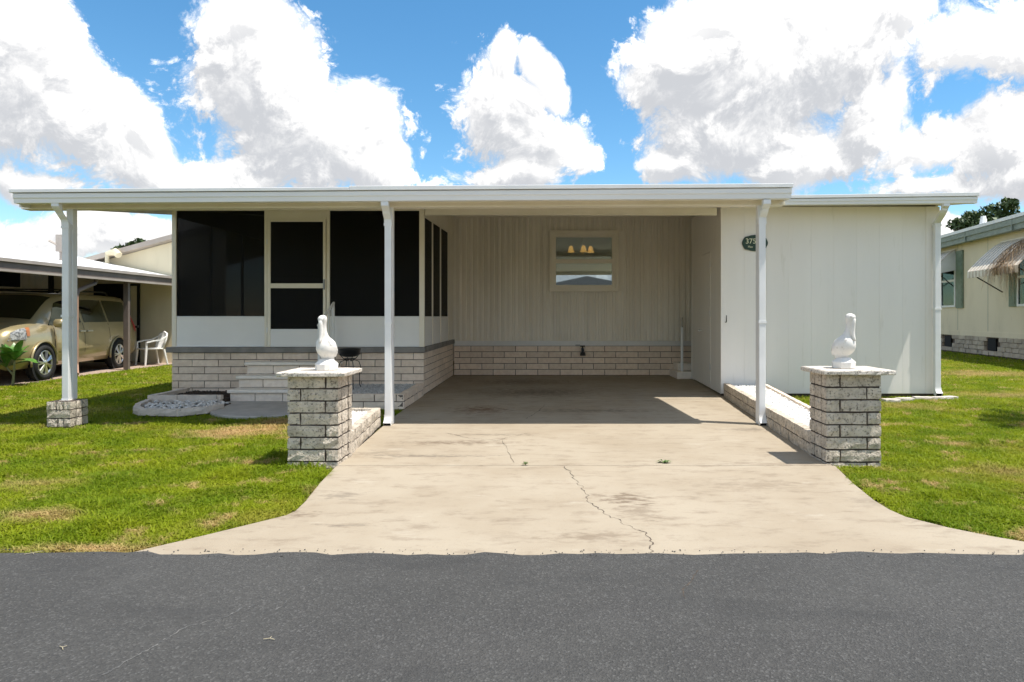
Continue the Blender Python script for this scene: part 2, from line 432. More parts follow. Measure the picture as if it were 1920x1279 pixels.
BRN = (0.125, 0.085, 0.055); GRY = (0.12, 0.097, 0.075)
DRIVE_STAINS = [
    (1170, 935, 0.28, 0.22, BRN, 0.75), (1110, 1005, 0.42, 0.14, BRN, 0.45), (1200, 960, 0.20, 0.30, BRN, 0.45),
    (860, 830, 0.95, 0.16, BRN, 0.65), (800, 855, 0.75, 0.10, GRY, 0.6), (930, 815, 0.6, 0.10, GRY, 0.5), (700, 850, 0.4, 0.2, GRY, 0.35),
    (560, 965, 0.22, 0.12, BRN, 0.55), (640, 930, 0.22, 0.16, GRY, 0.45), (640, 985, 0.30, 0.05, GRY, 0.5),
    (1400, 805, 0.45, 0.18, GRY, 0.5), (1460, 870, 0.8, 0.12, BRN, 0.35), (1420, 910, 0.7, 0.22, BRN, 0.3), (1740, 985, 0.22, 0.10, BRN, 0.4), (1640, 940, 0.3, 0.2, GRY, 0.25),
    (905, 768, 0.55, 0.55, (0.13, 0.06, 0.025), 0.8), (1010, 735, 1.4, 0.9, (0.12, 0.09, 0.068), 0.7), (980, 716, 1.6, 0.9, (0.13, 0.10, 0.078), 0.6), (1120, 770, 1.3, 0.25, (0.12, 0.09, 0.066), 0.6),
]
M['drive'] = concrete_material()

def asphalt_material():
    m = bpy.data.materials.new('asphalt'); m.use_nodes = True; t = m.node_tree
    bs = t.nodes['Principled BSDF']; bs.inputs['Roughness'].default_value = 0.82; bs.inputs['Specular IOR Level'].default_value = 0.35
    pos = nd(t, 'ShaderNodeNewGeometry').outputs['Position']
    def noise(sc, det, ro=0.6, st=(1, 1, 1)):
        n = nd(t, 'ShaderNodeTexNoise', inp={'Scale': sc, 'Detail': det, 'Roughness': ro})
        t.links.new(vmt(t, 'MULTIPLY', pos, st), n.inputs['Vector']); return n.outputs['Fac']
    c = blend(t, (0.061, 0.059, 0.0555), smooth(t, noise(0.8, 5), 0.35, 0.65), (0.074, 0.0715, 0.067))
    v = nd(t, 'ShaderNodeTexVoronoi', inp={'Scale': 130.0}); t.links.new(pos, v.inputs['Vector'])
    sep = nd(t, 'ShaderNodeSeparateColor'); t.links.new(v.outputs['Color'], sep.inputs[0])
    c = blend(t, c, smooth(t, sep.outputs[0], 0.0, 0.9, 0.40, 0), (0.022, 0.022, 0.022))
    c = blend(t, c, smooth(t, sep.outputs[1], 0.80, 1.0, 0, 0.45), (0.155, 0.152, 0.145))
    c = blend(t, c, smooth(t, noise(260, 2), 0.68, 0.80, 0, 0.6), (0.27, 0.258, 0.235))
    c = blend(t, c, smooth(t, noise(2.2, 5, 0.7, (1, 0.5, 1)), 0.58, 0.75, 0, 0.4), (0.095, 0.093, 0.088))
    c = blend(t, c, smooth(t, noise(1.3, 6, 0.7, (0.6, 1.6, 1)), 0.50, 0.68, 0, 0.45), (0.036, 0.0355, 0.035))
    c = blend(t, c, smooth(t, noise(0.55, 4, 0.6), 0.55, 0.75, 0, 0.35), (0.092, 0.089, 0.084))
    t.links.new(c, bs.inputs['Base Color'])
    b = nd(t, 'ShaderNodeBump'); b.inputs['Strength'].default_value = 0.7; b.inputs['Distance'].default_value = 0.006
    t.links.new(mth(t, 'ADD', v.outputs['Distance'], noise(200, 3)), b.inputs['Height']); t.links.new(b.outputs[0], bs.inputs['Normal'])
    return m
M['asphalt'] = asphalt_material()

def grass_colour(t, pos, blades):
    def noise(sc, det, ro=0.55):
        n = nd(t, 'ShaderNodeTexNoise', inp={'Scale': sc, 'Detail': det, 'Roughness': ro})
        t.links.new(vmt(t, 'MULTIPLY', pos, (1, 1, 0)), n.inputs['Vector']); return n.outputs['Fac']
    g1, g2, dry, straw = ((0.145, 0.225, 0.007), (0.27, 0.325, 0.012), (0.45, 0.36, 0.07), (0.60, 0.42, 0.20)) if blades else \
                         ((0.085, 0.095, 0.02), (0.12, 0.115, 0.03), (0.20, 0.15, 0.065), (0.30, 0.21, 0.12))
    c = blend(t, g1, smooth(t, noise(1.7, 4), 0.36, 0.66), g2)
    c = blend(t, c, smooth(t, noise(75, 2), 0.48, 0.70, 0, 0.75), (0.34, 0.36, 0.035) if blades else dry)
    c = blend(t, c, smooth(t, noise(0.9, 5, 0.62), 0.51, 0.70, 0, 0.50), dry)
    c = blend(t, c, smooth(t, noise(2.6, 5, 0.70), 0.54, 0.68, 0, 0.85), straw)
    bnz = blob_noise(t, pos, 3.0, 0.6)
    for (px, py, rx, ry, k) in DEAD_PATCHES:
        x, y = G(px, py)
        c = blend(t, c, mth(t, 'MULTIPLY', blob_mask(t, pos, x, y, rx, ry, bnz), k), straw)
    return c
DEAD_PATCHES = [(450, 806, 0.95, 0.65, 1.0), (520, 792, 0.5, 0.5, 0.95), (60, 965, 0.45, 0.22, 0.8), (190, 1025, 0.9, 0.12, 0.9), (60, 905, 0.5, 0.3, 0.5),
                (150, 770, 0.9, 0.7, 0.35), (1700, 760, 0.8, 0.6, 0.5), (1790, 830, 0.28, 0.22, 0.8), (1680, 795, 0.3, 0.2, 0.7), (1850, 700, 2.0, 1.2, 0.7), (1880, 740, 1.2, 0.6, 0.6), (1880, 880, 0.35, 0.25, 0.5)]
def grass_material(name, blades):
    m = bpy.data.materials.new(name); m.use_nodes = True; t = m.node_tree
    bs = t.nodes['Principled BSDF']; bs.inputs['Roughness'].default_value = 0.55 if blades else 0.95
    bs.inputs['Specular IOR Level'].default_value = 0.12
    pos = nd(t, 'ShaderNodeNewGeometry').outputs['Position']
    c = grass_colour(t, pos, blades)
    t.links.new(c, bs.inputs['Base Color'])
    if blades:
        out = t.nodes['Material Output']
        tl = nd(t, 'ShaderNodeBsdfTranslucent'); t.links.new(c, tl.inputs[0])
        mx = nd(t, 'ShaderNodeMixShader'); mx.inputs[0].default_value = 0.42
        t.links.new(bs.outputs[0], mx.inputs[1]); t.links.new(tl.outputs[0], mx.inputs[2]); t.links.new(mx.outputs[0], out.inputs[0])
    return m
M['turf'] = grass_material('lawn_ground', False)
M['blade'] = grass_material('grass_blades', True)

def sheet(name, pts, z, mat):
    me = bpy.data.meshes.new(name)
    me.from_pydata([(x, y, z) for x, y in pts], [], [tuple(range(len(pts)))])
    me.materials.append(mat)
    return props(put(name, me), kind='structure')

ROAD_Y = 3.372
sheet('ground', [(-400, -400), (400, -400), (400, 600), (-400, 600)], -0.035, M['turf'])
road = MB()
xs = np.linspace(-60, 60, 1201)
rng = np.random.default_rng(3)
edge = ROAD_Y + 0.012 * np.convolve(rng.normal(size=1201), np.ones(9) / 9, 'same')
edge = edge - 0.004 + 0.012 * rng.normal(size=1201) + 0.009 * np.sin(xs * 1.7) * np.sin(xs * 0.9 + 1)
edge = np.where(xs < -2.05, edge + 0.025, edge)
rows = [[(x, -5.2, 0.003) for x in xs], [(x, e, 0.003) for x, e in zip(xs, edge)]]
road.grid(rows)
road_o = props(road.build('road', M['asphalt']), kind='structure')
# pale scuffed seams and twigs on the asphalt
M['scuff'] = material('pale_scuff', (0.15, 0.145, 0.135), (0.075, 0.075, 0.074), 40, 0.85, sharp=(0.4, 0.55))
M['crack'] = material('dark_crack', (0.055, 0.04, 0.028), (0.09, 0.068, 0.05), 30, 0.95)
def ribbon(name, pxs, w, z, mat, parent, jit=0.006, sub=3, seed=1):
    rr = random.Random(seed)
    pts = [Vector((*G(*p), 0)) for p in pxs]
    for lev in range(sub):                     # midpoint displacement
        out = []
        for a, b in zip(pts[:-1], pts[1:]):
            d = b - a; n = Vector((-d.y, d.x, 0))
            out += [a, a + d * rr.uniform(0.35, 0.65) + n * rr.uniform(-1, 1) * min(0.30, jit / max(d.length, 1e-4))]
        pts = out + [pts[-1]]
    L, Rr = [], []
    for i, p in enumerate(pts):
        d = (pts[min(i + 1, len(pts) - 1)] - pts[max(i - 1, 0)]).normalized(); n = Vector((-d.y, d.x, 0))
        ww = w * rr.choice((0.25, 0.5, 0.8, 1.0, 1.5)) * (0.3 if i in (0, len(pts) - 1) else 1)
        L.append((p.x + n.x * ww, p.y + n.y * ww, z)); Rr.append((p.x - n.x * ww, p.y - n.y * ww, z))
    return MB().grid([L, Rr]).build(name, mat, parent)
ribbon('scuff_line', [(190, 1268), (255, 1232), (300, 1205), (352, 1176), (410, 1163), (450, 1143), (480, 1135)], 0.0035, 0.0045, M['scuff'], road_o, 0.010, seed=4)
ribbon('scuff_line', [(515, 1148), (555, 1115), (600, 1085), (640, 1062)], 0.0025, 0.0045, M['scuff'], road_o, 0.012, seed=9)
ribbon('crack', [(1285, 1125), (1282, 1105), (1300, 1085), (1310, 1070)], 0.0022, 0.0045, M['crack'], road_o, 0.006, seed=6)

drive_o = thing('driveway', None, None, kind='structure')
L0 = [G(*p) for p in [(720, 793), (680, 829), (632, 872)]]
Lf = [G(*p) for p in [(632, 872), (600, 905), (572, 940), (553, 958), (535, 966), (470, 982), (380, 1004), (285, 1026), (222, 1040)]]
Rf = [G(*p) for p in [(1556, 868), (1600, 906), (1640, 938), (1668, 955), (1700, 969), (1780, 989), (1860, 1005), (1920, 1015)]] + [(2.86, 3.44), (2.98, 3.385)]
R0 = [G(*p) for p in [(1430, 790), (1490, 829), (1556, 868)]]
J1, J2, YB = 5.385, 9.70, 13.66
XL = lambda Y: -1.72 - 0.05 * (Y - 5.4) if Y < 8 else -1.85 - 0.012 * (Y - 8)
XR = lambda Y: 2.46 + 0.098 * (Y - 5.5)
JW = 0.009
yr = ROAD_Y - 0.03
apron = [(Lf[0][0], J1 - JW)] + Lf[1:-1] + [(Lf[-1][0], yr)] + [(Rf[-1][0], yr)] + Rf[::-1][1:-1] + [(Rf[0][0], J1 - JW)]
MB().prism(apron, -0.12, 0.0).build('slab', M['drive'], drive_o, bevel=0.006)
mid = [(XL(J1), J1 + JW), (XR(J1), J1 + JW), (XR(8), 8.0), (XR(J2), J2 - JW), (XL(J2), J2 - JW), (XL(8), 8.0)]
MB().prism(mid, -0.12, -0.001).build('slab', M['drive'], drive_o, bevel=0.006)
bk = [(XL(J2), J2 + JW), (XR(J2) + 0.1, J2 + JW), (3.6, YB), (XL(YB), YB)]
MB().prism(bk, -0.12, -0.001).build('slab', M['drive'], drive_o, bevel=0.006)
B('joint_filler', M['crack'], drive_o, -1.72, 2.44, J1 - 0.02, J1 + 0.02, -0.1, -0.012)
B('joint_filler', M['crack'], drive_o, -1.86, 2.9, J2 - 0.02, J2 + 0.02, -0.1, -0.012)
ribbon('crack', [(1058, 874), (1072, 890), (1085, 905), (1096, 922), (1112, 948), (1130, 962), (1165, 978), (1190, 992), (1210, 1003), (1222, 1022), (1221, 1038)], 0.0028, 0.0015, M['crack'], drive_o, 0.022, seed=2)
ribbon('crack', [(942, 826), (952, 845), (964, 868)], 0.002, 0.0015, M['crack'], drive_o, 0.008, seed=3)
ribbon('crack', [(1022, 758), (1008, 772), (985, 786)], 0.004, 0.0015, M['crack'], drive_o, 0.012, seed=5)
ribbon('crack', [(835, 812), (880, 822), (930, 826), (965, 818), (990, 812)], 0.003, 0.0015, M['crack'], drive_o, 0.012, seed=8)

# weeds in the joint
M['weed'] = material('weed_green', (0.06, 0.13, 0.02), (0.10, 0.17, 0.03), 40, 0.6)
def weed(name, label, x, y, r, n, seed):
    rr = random.Random(seed); t = thing(name, label, 'weed', (x, y, 0))
    mb = MB()
    for i in range(n):
        a = rr.uniform(0, 6.28); l = r * rr.uniform(0.5, 1); w = 0.006 + 0.004 * rr.random()
        d = Vector((math.cos(a), math.sin(a) * 0.5, 0)); q = Vector((-d.y, d.x, 0)).normalized()
        z = rr.uniform(0.01, 0.03); m_ = d * l * 0.55
        mb.add([(0, 0, 0), m_ + q * w + Vector((0, 0, z)), d * l + Vector((0, 0, z * 0.6)), m_ - q * w + Vector((0, 0, z))], [(0, 1, 2, 3)])
    mb.build('leaf_rosette', M['weed'], t, local=True)
wx, wy = G(1245, 868); weed('weed', 'green weed sprouting from the driveway joint, the larger right one', wx, wy, 0.085, 26, 1)
wx, wy = G(985, 872); weed('weed', 'tiny green weed in the driveway joint near the middle', wx, wy, 0.035, 12, 2)
# twigs on the road
M['twig'] = material('dry_twig', (0.42, 0.36, 0.24), rough=0.8)
def twig(label, px, py, s, a):
    x, y = G(px, py); t = thing('fallen_twig', label, 'twig', (x, y, 0.004), a)
    MB().tube([(0, 0, 0.004), (s * 0.5, s * 0.15, 0.006), (s, s * 0.5, 0.004)], 0.0014, 5).tube([(s * 0.5, s * 0.15, 0.006), (s * 0.75, -s * 0.2, 0.005)], 0.001, 5).build('stem', M['twig'], t, local=True)
twig('pale forked twig lying on the asphalt near the bottom left', 118, 1222, 0.035, 2.0)
twig('pale forked twig on the asphalt below the driveway apron', 515, 1203, 0.04, 2.6)
twig('small dry twig on the asphalt beside the grass verge', 45, 1042, 0.07, 0.2)

# ------------------------------------------------------------------ grass blades
def in_poly(x, y, poly):
    ins = np.zeros(len(x), bool); n = len(poly); j = n - 1
    for i in range(n):
        xi, yi = poly[i]; xj, yj = poly[j]
        c = ((yi > y) != (yj > y)) & (x < (xj - xi) * (y - yi) / (yj - yi + 1e-12) + xi)
        ins ^= c; j = i
    return ins
PAD = (-3.62, 9.2, 0.95, 1.32)
def grass():
    rg = np.random.default_rng(11)
    zones = [(3.30, 5.2, 14500, 1.0), (5.2, 8.0, 8500, 1.15), (8.0, 12.0, 3600, 1.45), (12.0, 18.0, 1300, 1.9), (18.0, 30.0, 330, 2.8), (30, 60, 30, 5.0)]
    X, Y, S = [], [], []
    for (y0, y1, dens, sc) in zones:
        xl, xr = -0.95 * y1 - 0.6, 0.86 * y1 + 0.6
        n = int((xr - xl) * (y1 - y0) * dens)
        x = rg.uniform(xl, xr, n); y = rg.uniform(y0, y1, n)
        keep = (x > -0.93 * y - 0.5) & (x < 0.84 * y + 0.5)
        keep &= y > ROAD_Y + 0.012 + 0.05 * np.sin(x * 9.1) + 0.04 * np.sin(x * 23.7) + np.where(x < -2.0, 0.03, 0.0)
        jx = x + 0.035 * np.sin(y * 17.0) + 0.02 * np.sin(y * 41.0); jy = y + 0.03 * np.sin(x * 15.0)
        dpoly = apron + []
        # push the outline a little outwards
        wide = [(Lf[0][0] - 0.02, J1)] + [(a - 0.025, b + 0.035) for a, b in Lf[1:-1]] + [(Lf[-1][0] - 0.25, yr - 0.1), (Rf[-1][0] + 0.2, yr - 0.1)] + [(a + 0.045, b + 0.06) for a, b in Rf[::-1][1:-1]] + [(Rf[0][0] + 0.03, J1)]
        keep &= ~in_poly(jx, jy, wide)
        keep &= ~((y > J1 - 0.05) & (y < 14) & (x > -1.85) & (x < 2.46 + 0.098 * (y - 5.5)))
        keep &= ~((x > -5.95) & (x < 6.32) & (y > 10.1) & (y < 18.2))                                   # house
        keep &= ~((x > -2.16) & (x < -1.6) & (y > 5.42) & (y < 7.45))                                   # left pier and planter
        keep &= ~((y > 5.42) & (y < 10.2) & (x > 2.4 + 0.098 * (y - 5.5)) & (x < 2.93 + 0.135 * (y - 5.5)))  # right pier and planter
        keep &= ~((x > -3.2) & (x < -1.7) & (y > 8.66) & (y < 10.2))
        keep &= ~((x > -5.72) & (x < -4.45) & (y > 9.0) & (y < 10.2))
        keep &= ~in_poly(x, y, [(-5.66, 9.1), (-5.40, 8.45), (-5.1, 8.08), (-4.56, 8.02), (-4.30, 8.28), (-4.2, 8.6), (-4.2, 9.2)])
        keep &= ((x - PAD[0]) / PAD[2]) ** 2 + ((y - PAD[1]) / PAD[3]) ** 2 > 1.0
        keep &= ~((x > -4.55) & (x < -2.7) & (y > 9.2) & (y < 10.2))
        keep &= ~((x > -5.77) & (x < -5.31) & (y > 7.22) & (y < 7.66))
        keep &= ~((x < -9.78) & (y > 4.0) & (y < 18))                                                   # neighbour's slab
        keep &= ~((x > 10.55 + 0.18 * y) & (y < 40))
        # thin, patchy places
        p = 0.5 + 0.5 * np.sin(x * 2.3 + 1.3 * np.sin(y * 1.7)) * np.sin(y * 2.9 + 0.9 * np.sin(x * 2.1))
        keep &= rg.random(n) < 0.62 + 0.38 * p
        X.append(x[keep]); Y.append(y[keep]); S.append(np.full(keep.sum(), sc))
    x = np.concatenate(X); y = np.concatenate(Y); s = np.concatenate(S); n = len(x)
    tall = 0.5 + 0.5 * np.sin(x * 1.9 + 2.0 * np.sin(y * 1.1)) * np.sin(y * 2.3 + 1.5)
    h = (0.030 + 0.030 * rg.random(n) + 0.016 * tall) * np.sqrt(s) * 0.95
    kc = 420
    cx = rg.uniform(-8, 7, kc); cyy = rg.uniform(3.4, 11, kc); cr = rg.uniform(0.06, 0.22, kc); ch_ = rg.uniform(0.2, 0.9, kc)
    near = y < 11.2
    boost = np.zeros(n)
    for q in range(kc):
        m_ = near & (np.abs(x - cx[q]) < cr[q]) & (np.abs(y - cyy[q]) < cr[q])
        if m_.any(): boost[m_] = np.maximum(boost[m_], ch_[q] * (1 - np.hypot(x[m_] - cx[q], y[m_] - cyy[q]) / cr[q] * 0.7))
    h = h * (1 + np.clip(boost, 0, 1))
    w = (0.0024 + 0.0018 * rg.random(n)) * s
    w = np.where(rg.random(n) < 0.05, w * 2.4, w)
    a = rg.uniform(0, 2 * np.pi, n); lean = rg.uniform(0.4, 1.9, n)
    dx, dy = np.cos(a), np.sin(a); fa = a + np.pi / 2 + rg.normal(0, 0.5, n); qx, qy = np.cos(fa), np.sin(fa)
    V = np.empty((n, 5, 3), np.float32)
    z0 = -0.036
    V[:, 0] = np.stack([x - qx * w, y - qy * w, np.full(n, z0)], 1); V[:, 1] = np.stack([x + qx * w, y + qy * w, np.full(n, z0)], 1)
    mx_, my_ = x + dx * lean * h * 0.35, y + dy * lean * h * 0.35
    V[:, 2] = np.stack([mx_ + qx * w * 0.85, my_ + qy * w * 0.85, z0 + h * np.maximum(0.35, 0.68 - 0.15 * lean)], 1); V[:, 3] = np.stack([mx_ - qx * w * 0.85, my_ - qy * w * 0.85, z0 + h * np.maximum(0.35, 0.68 - 0.15 * lean)], 1)
    V[:, 4] = np.stack([x + dx * lean * h, y + dy * lean * h, z0 + h * np.maximum(0.25, 1.0 - 0.40 * lean)], 1)
    me = bpy.data.meshes.new('lawn_grass')
    me.vertices.add(n * 5); me.vertices.foreach_set('co', V.ravel())
    idx = np.arange(n, dtype=np.int32)[:, None] * 5
    loops = np.concatenate([idx + 0, idx + 1, idx + 2, idx + 3, idx + 3, idx + 2, idx + 4], 1).ravel()
    me.loops.add(n * 7); me.loops.foreach_set('vertex_index', loops.astype(np.int32))
    me.polygons.add(n * 2)
    st = np.stack([np.arange(n) * 7, np.arange(n) * 7 + 4], 1).ravel().astype(np.int32)
    me.polygons.foreach_set('loop_start', st)
    me.update(calc_edges=True)
    me.materials.append(M['blade'])
    o = put('lawn_grass', me)
    print('grass blades', n)
    return props(o, 'short patchy green lawn grass with straw coloured dry spots', 'grass', kind='stuff')
grass()

# ================================================================== brick and stone makers
BRICKS = {}
def block_mesh(L, h, d, mat, amp, var, nx=4, nz=2):
    key = (round(L, 3), round(h, 3), round(d, 3), mat.name, amp, var)
    if key in BRICKS: return BRICKS[key]
    rr = random.Random(hash((var, round(L, 2))) & 0xffff)
    ny = 1; vid = {}; vs = []; fs = []
    def v(i, j, k):
        if (i, j, k) not in vid:
            x = -L / 2 + L * i / nx; y = d * j / ny; z = -h / 2 + h * k / nz
            f = amp
            ex = i in (0, nx); ez = k in (0, nz)
            x += rr.uniform(-f, f) * (0.5 if ex else 1.0); z += rr.uniform(-f, f) * (0.35 if ez else 0.6)
            y += rr.uniform(-f, f) + (f * 0.7 if (ex or ez) and j == 0 else 0) - (f * 0.7 if (ex or ez) and j == ny else 0)
            vid[(i, j, k)] = len(vs); vs.append((x, y, z))
        return vid[(i, j, k)]
    for i in range(nx):
        for k in range(nz):
            fs.append((v(i, 0, k), v(i + 1, 0, k), v(i + 1, 0, k + 1), v(i, 0, k + 1)))
            fs.append((v(i, ny, k), v(i, ny, k + 1), v(i + 1, ny, k + 1), v(i + 1, ny, k)))
        for j in range(ny):
            fs.append((v(i, j, 0), v(i, j + 1, 0), v(i + 1, j + 1, 0), v(i + 1, j, 0)))
            fs.append((v(i, j, nz), v(i + 1, j, nz), v(i + 1, j + 1, nz), v(i, j + 1, nz)))
    for j in range(ny):
        for k in range(nz):
            fs.append((v(0, j, k), v(0, j, k + 1), v(0, j + 1, k + 1), v(0, j + 1, k)))
            fs.append((v(nx, j, k), v(nx, j + 1, k), v(nx, j + 1, k + 1), v(nx, j, k + 1)))
    me = bpy.data.meshes.new('brick'); me.from_pydata(vs, [], fs); me.materials.append(mat)
    BRICKS[key] = me
    return me

def brick_row(parent, p0, p1, z, h, L, d, mat, amp=0.004, joint=0.011, start=0.0, name='brick', rseed=0, cuts=None):
    """bricks laid from p0 to p1; outer face on the right-hand side of p0->p1 (towards the viewer when p1 is right of p0)"""
    rr = random.Random(rseed)
    p0 = Vector((p0[0], p0[1])); p1 = Vector((p1[0], p1[1])); T = (p1 - p0).length; u = (p1 - p0) / T
    ang = math.atan2(u.y, u.x); off = offset_of(parent)
    if cuts is None:
        cuts = [0.0]; s = start
        while s <= 0.03: s += L
        while s < T - 0.03:
            cuts.append(s); s += L
        cuts.append(T)
    for a, b in zip(cuts[:-1], cuts[1:]):
        ja = 0.0 if a <= 0 else joint / 2; jb = 0.0 if b >= T else joint / 2
        l = b - a - ja - jb
        if l < 0.02: continue
        me = block_mesh(round(l, 2), h - joint, d, mat, amp, rr.randrange(5))
        c = p0 + u * ((a + ja + b - jb) / 2)
        o = put(name, me, parent, (c.x - off.x, c.y - off.y, z + h / 2 - off.z), (0, 0, ang))
        o.scale = (l / round(l, 2), 1, 1)

# ================================================================== the mobile home
home = thing('mobile_home', 'low white mobile home with carport, screened porch and storage shed', 'house', (0, 10.17, 0))
YS = 10.17                    # screened front of the porch
XW0, XW1 = -5.87, -1.87       # porch
YBK = 13.62                   # house wall at the back of the carport
XS0, XS1, YSH = 2.84, 6.30, 10.13   # shed
tilt = lambda x: 0.0056 * (x + 5.96)
zc = lambda y, x=0.0: 2.56 + 0.13 * (y - 7.2) + tilt(x)

# foundations under the porch and the house (mortar cores with bricks in front)
base = MB().box(XW0 + 0.012, XW1 - 0.012, YS + 0.012, YBK, -0.1, 0.685).build('foundation', M['mortar2'], home)
CH = 0.1125
for i in range(6):
    z = 0.68 - CH * (i + 1)
    st = 0.10 if i % 2 == 0 else 0.32
    brick_row(base, (XW0, YS), (XW1, YS), z, CH, 0.415, 0.09, M['brick'], 0.003, 0.012, st, rseed=i)
    brick_row(base, (XW1, YS + 0.092), (XW1, YBK - 0.01), z, CH, 0.415, 0.09, M['brick'], 0.003, 0.012, 0.33 if i % 2 == 0 else 0.12, rseed=20 + i)
    brick_row(base, (XW0, YBK), (XW0, YS + 0.092), z, CH, 0.415, 0.09, M['brick'], 0.003, 0.012, 0.2 if i % 2 == 0 else 0.36, rseed=40 + i)
MB().box(XW0 - 0.07, XW1 + 0.03, YS - 0.05, YS + 0.06, 0.682, 0.768).box(XW1 - 0.06, XW1 + 0.03, YS + 0.06, YBK - 0.02, 0.682, 0.768).box(XW0 - 0.07, XW0 + 0.02, YS + 0.06, YBK - 0.02, 0.682, 0.768).build('ledge', M['ledge'], home, bevel=0.008)
B('porch_floor', M['porchfloor'], home, XW0 + 0.03, XW1 - 0.07, YS + 0.07, YBK - 0.02, 0.69, 0.755)

base2 = MB().box(XW1 + 0.02, 3.4, YBK + 0.012, YBK + 0.12, -0.1, 0.632).build('carport_foundation', M['mortar2'], home)
for i in range(5):
    brick_row(base2, (XW1 + 0.01, YBK), (3.3, YBK), 0.63 - 0.125 * (i + 1), 0.125, 0.475, 0.08, M['brick'], 0.003, 0.013, 0.36 if i % 2 == 0 else 0.12, rseed=60 + i)
B('base_trim', M['white2'], home, XW1 + 0.005, 3.22, YBK - 0.03, YBK + 0.03, 0.632, 0.735, bevel=0.006)

# the house wall at the back, with the window opening
OX0, OX1, OZ0, OZ1 = PX(1041, YBK), PX(1148, YBK), PZ(536, YBK), PZ(445, YBK)
wb = MB()
y0, y1 = YBK + 0.03, YBK + 0.13
wb.box(-5.87, OX0, y0, y1, 0.64, 3.5).box(OX1, 6.3, y0, y1, 0.64, 3.5).box(OX0, OX1, y0, y1, 0.64, OZ0).box(OX0, OX1, y0, y1, OZ1, 3.5)
wall_back = wb.build('back_wall', M['siding'], home)
sw = 0.1195
nP = int((3.24 - (XW1 + 0.05)) / sw)
TX0, TX1, TZ0, TZ1 = PX(1030, YBK), PX(1160, YBK), PZ(547, YBK), PZ(432, YBK)
def rib_panel(x0, x1, z0, z1):
    # a raised rib with sloping flanks
    a, b = x0 + 0.006, x1 - 0.006
    poly = [(a, YBK + 0.03), (a + 0.010, YBK + 0.022), (a + 0.040, YBK + 0.020), (a + 0.052, YBK - 0.004), (b - 0.012, YBK - 0.004), (b, YBK + 0.020), (b, YBK + 0.03)]
    MB().sweep(poly, 'z', z0, z1).build('siding_panel', M['siding'], wall_back)
for i in range(nP):
    x0 = XW1 + 0.05 + i * sw; x1 = x0 + sw
    if x1 > TX0 and x0 < TX1:
        rib_panel(x0, x1, 0.74, TZ0 + 0.02); rib_panel(x0, x1, TZ1 - 0.02, 3.36)
    else:
        rib_panel(x0, x1, 0.74, 3.36)

# carport window
win = B('window', M['frame'], home, TX0, TX1, YBK - 0.022, YBK - 0.006, TZ1 - 0.055, TZ1)
def ring(name, x0, x1, z0, z1, wd, ya, yb, mat, parent, bevel=0.004):
    m = MB(); m.box(x0, x1, ya, yb, z0, z0 + wd).box(x0, x1, ya, yb, z1 - wd, z1).box(x0, x0 + wd, ya, yb, z0 + wd, z1 - wd).box(x1 - wd, x1, ya, yb, z0 + wd, z1 - wd)
    return m.build(name, mat, parent, bevel=bevel)
ring('casing', TX0 + 0.002, TX1 - 0.002, TZ0, TZ1 - 0.002, 0.075, YBK - 0.045, YBK - 0.02, M['frame'], win)
ring('frame', TX0 + 0.06, TX1 - 0.06, TZ0 + 0.06, TZ1 - 0.06, 0.082, YBK - 0.03, YBK + 0.1, M['frame'], win)
gx0, gx1, gz0, gz1 = OX0, OX1, OZ0, OZ1
zr0, zr1 = PZ(494, YBK), PZ(486, YBK)
B('meeting_rail', M['frame'], win, gx0, gx1, YBK - 0.012, YBK + 0.04, zr0, zr1)
B('pane', M['glass'], win, gx0 - 0.01, gx1 + 0.01, YBK + 0.045, YBK + 0.049, zr1 - 0.02, gz1 + 0.01)
B('pane', M['glass'], win, gx0 - 0.01, gx1 + 0.01, YBK + 0.015, YBK + 0.019, gz0 - 0.01, zr0 + 0.02)

# the room behind it
rm = MB()
rx0, rx1, ry0, ry1, rz0, rz1 = -0.9, 3.0, YBK + 0.14, YBK + 4.2, 0.75, 3.25
rm.box(rx0 - 0.05, rx0, ry0, ry1, rz0, rz1).box(rx1, rx1 + 0.05, ry0, ry1, rz0, rz1).box(rx0, rx1, ry1, ry1 + 0.05, rz0, rz1).box(rx0, rx1, ry0, ry1, rz0 - 0.05, rz0).box(rx0, rx1, ry0, ry1, rz1, rz1 + 0.05)
rm.build('room', M['interior'], home)
ch = thing('chandelier', 'lit amber chandelier seen through the carport window', 'lamp', (PX(1092, 15.1), 15.1, 2.72))
chm = MB().tube([(0, 0, 0.53), (0, 0, 0.0)], 0.012, 6)
shade_c = [(-0.27, 0.0), (0.02, -0.10), (0.20, 0.06)]
for sx, sy in shade_c: chm.tube([(0, 0, 0.02), (sx * 0.5, sy * 0.5, -0.05), (sx, sy, 0.0)], 0.012, 6)
chm.build('arms', M['steel'], ch, local=True)
for sx, sy in shade_c:
    rg_ = []
    for zz, r_ in ((0.05, 0.03), (0.10, 0.05), (0.16, 0.065), (0.20, 0.085)):
        rg_.append([(sx + math.cos(k * 0.5236) * r_ * (1.08 if (k % 2 and zz > 0.2) else 1), sy + math.sin(k * 0.5236) * r_, 0.25 - zz) for k in range(12)])
    MB().loft(rg_).build('lamp_shade', M['lamp'], ch, smooth=True, local=True)

# rest of the house body behind
B('rear_walls', M['shedwall'], home, -5.87, 6.3, YBK + 4.4, YBK + 4.5, 0.0, 3.0)
B('end_wall', M['shedwall'], home, -5.87, -5.80, YBK + 0.14, YBK + 4.39, 0.0, 3.2)
B('end_wall', M['shedwall'], home, 6.23, 6.3, YBK + 0.14, YBK + 4.39, 0.0, 3.2)

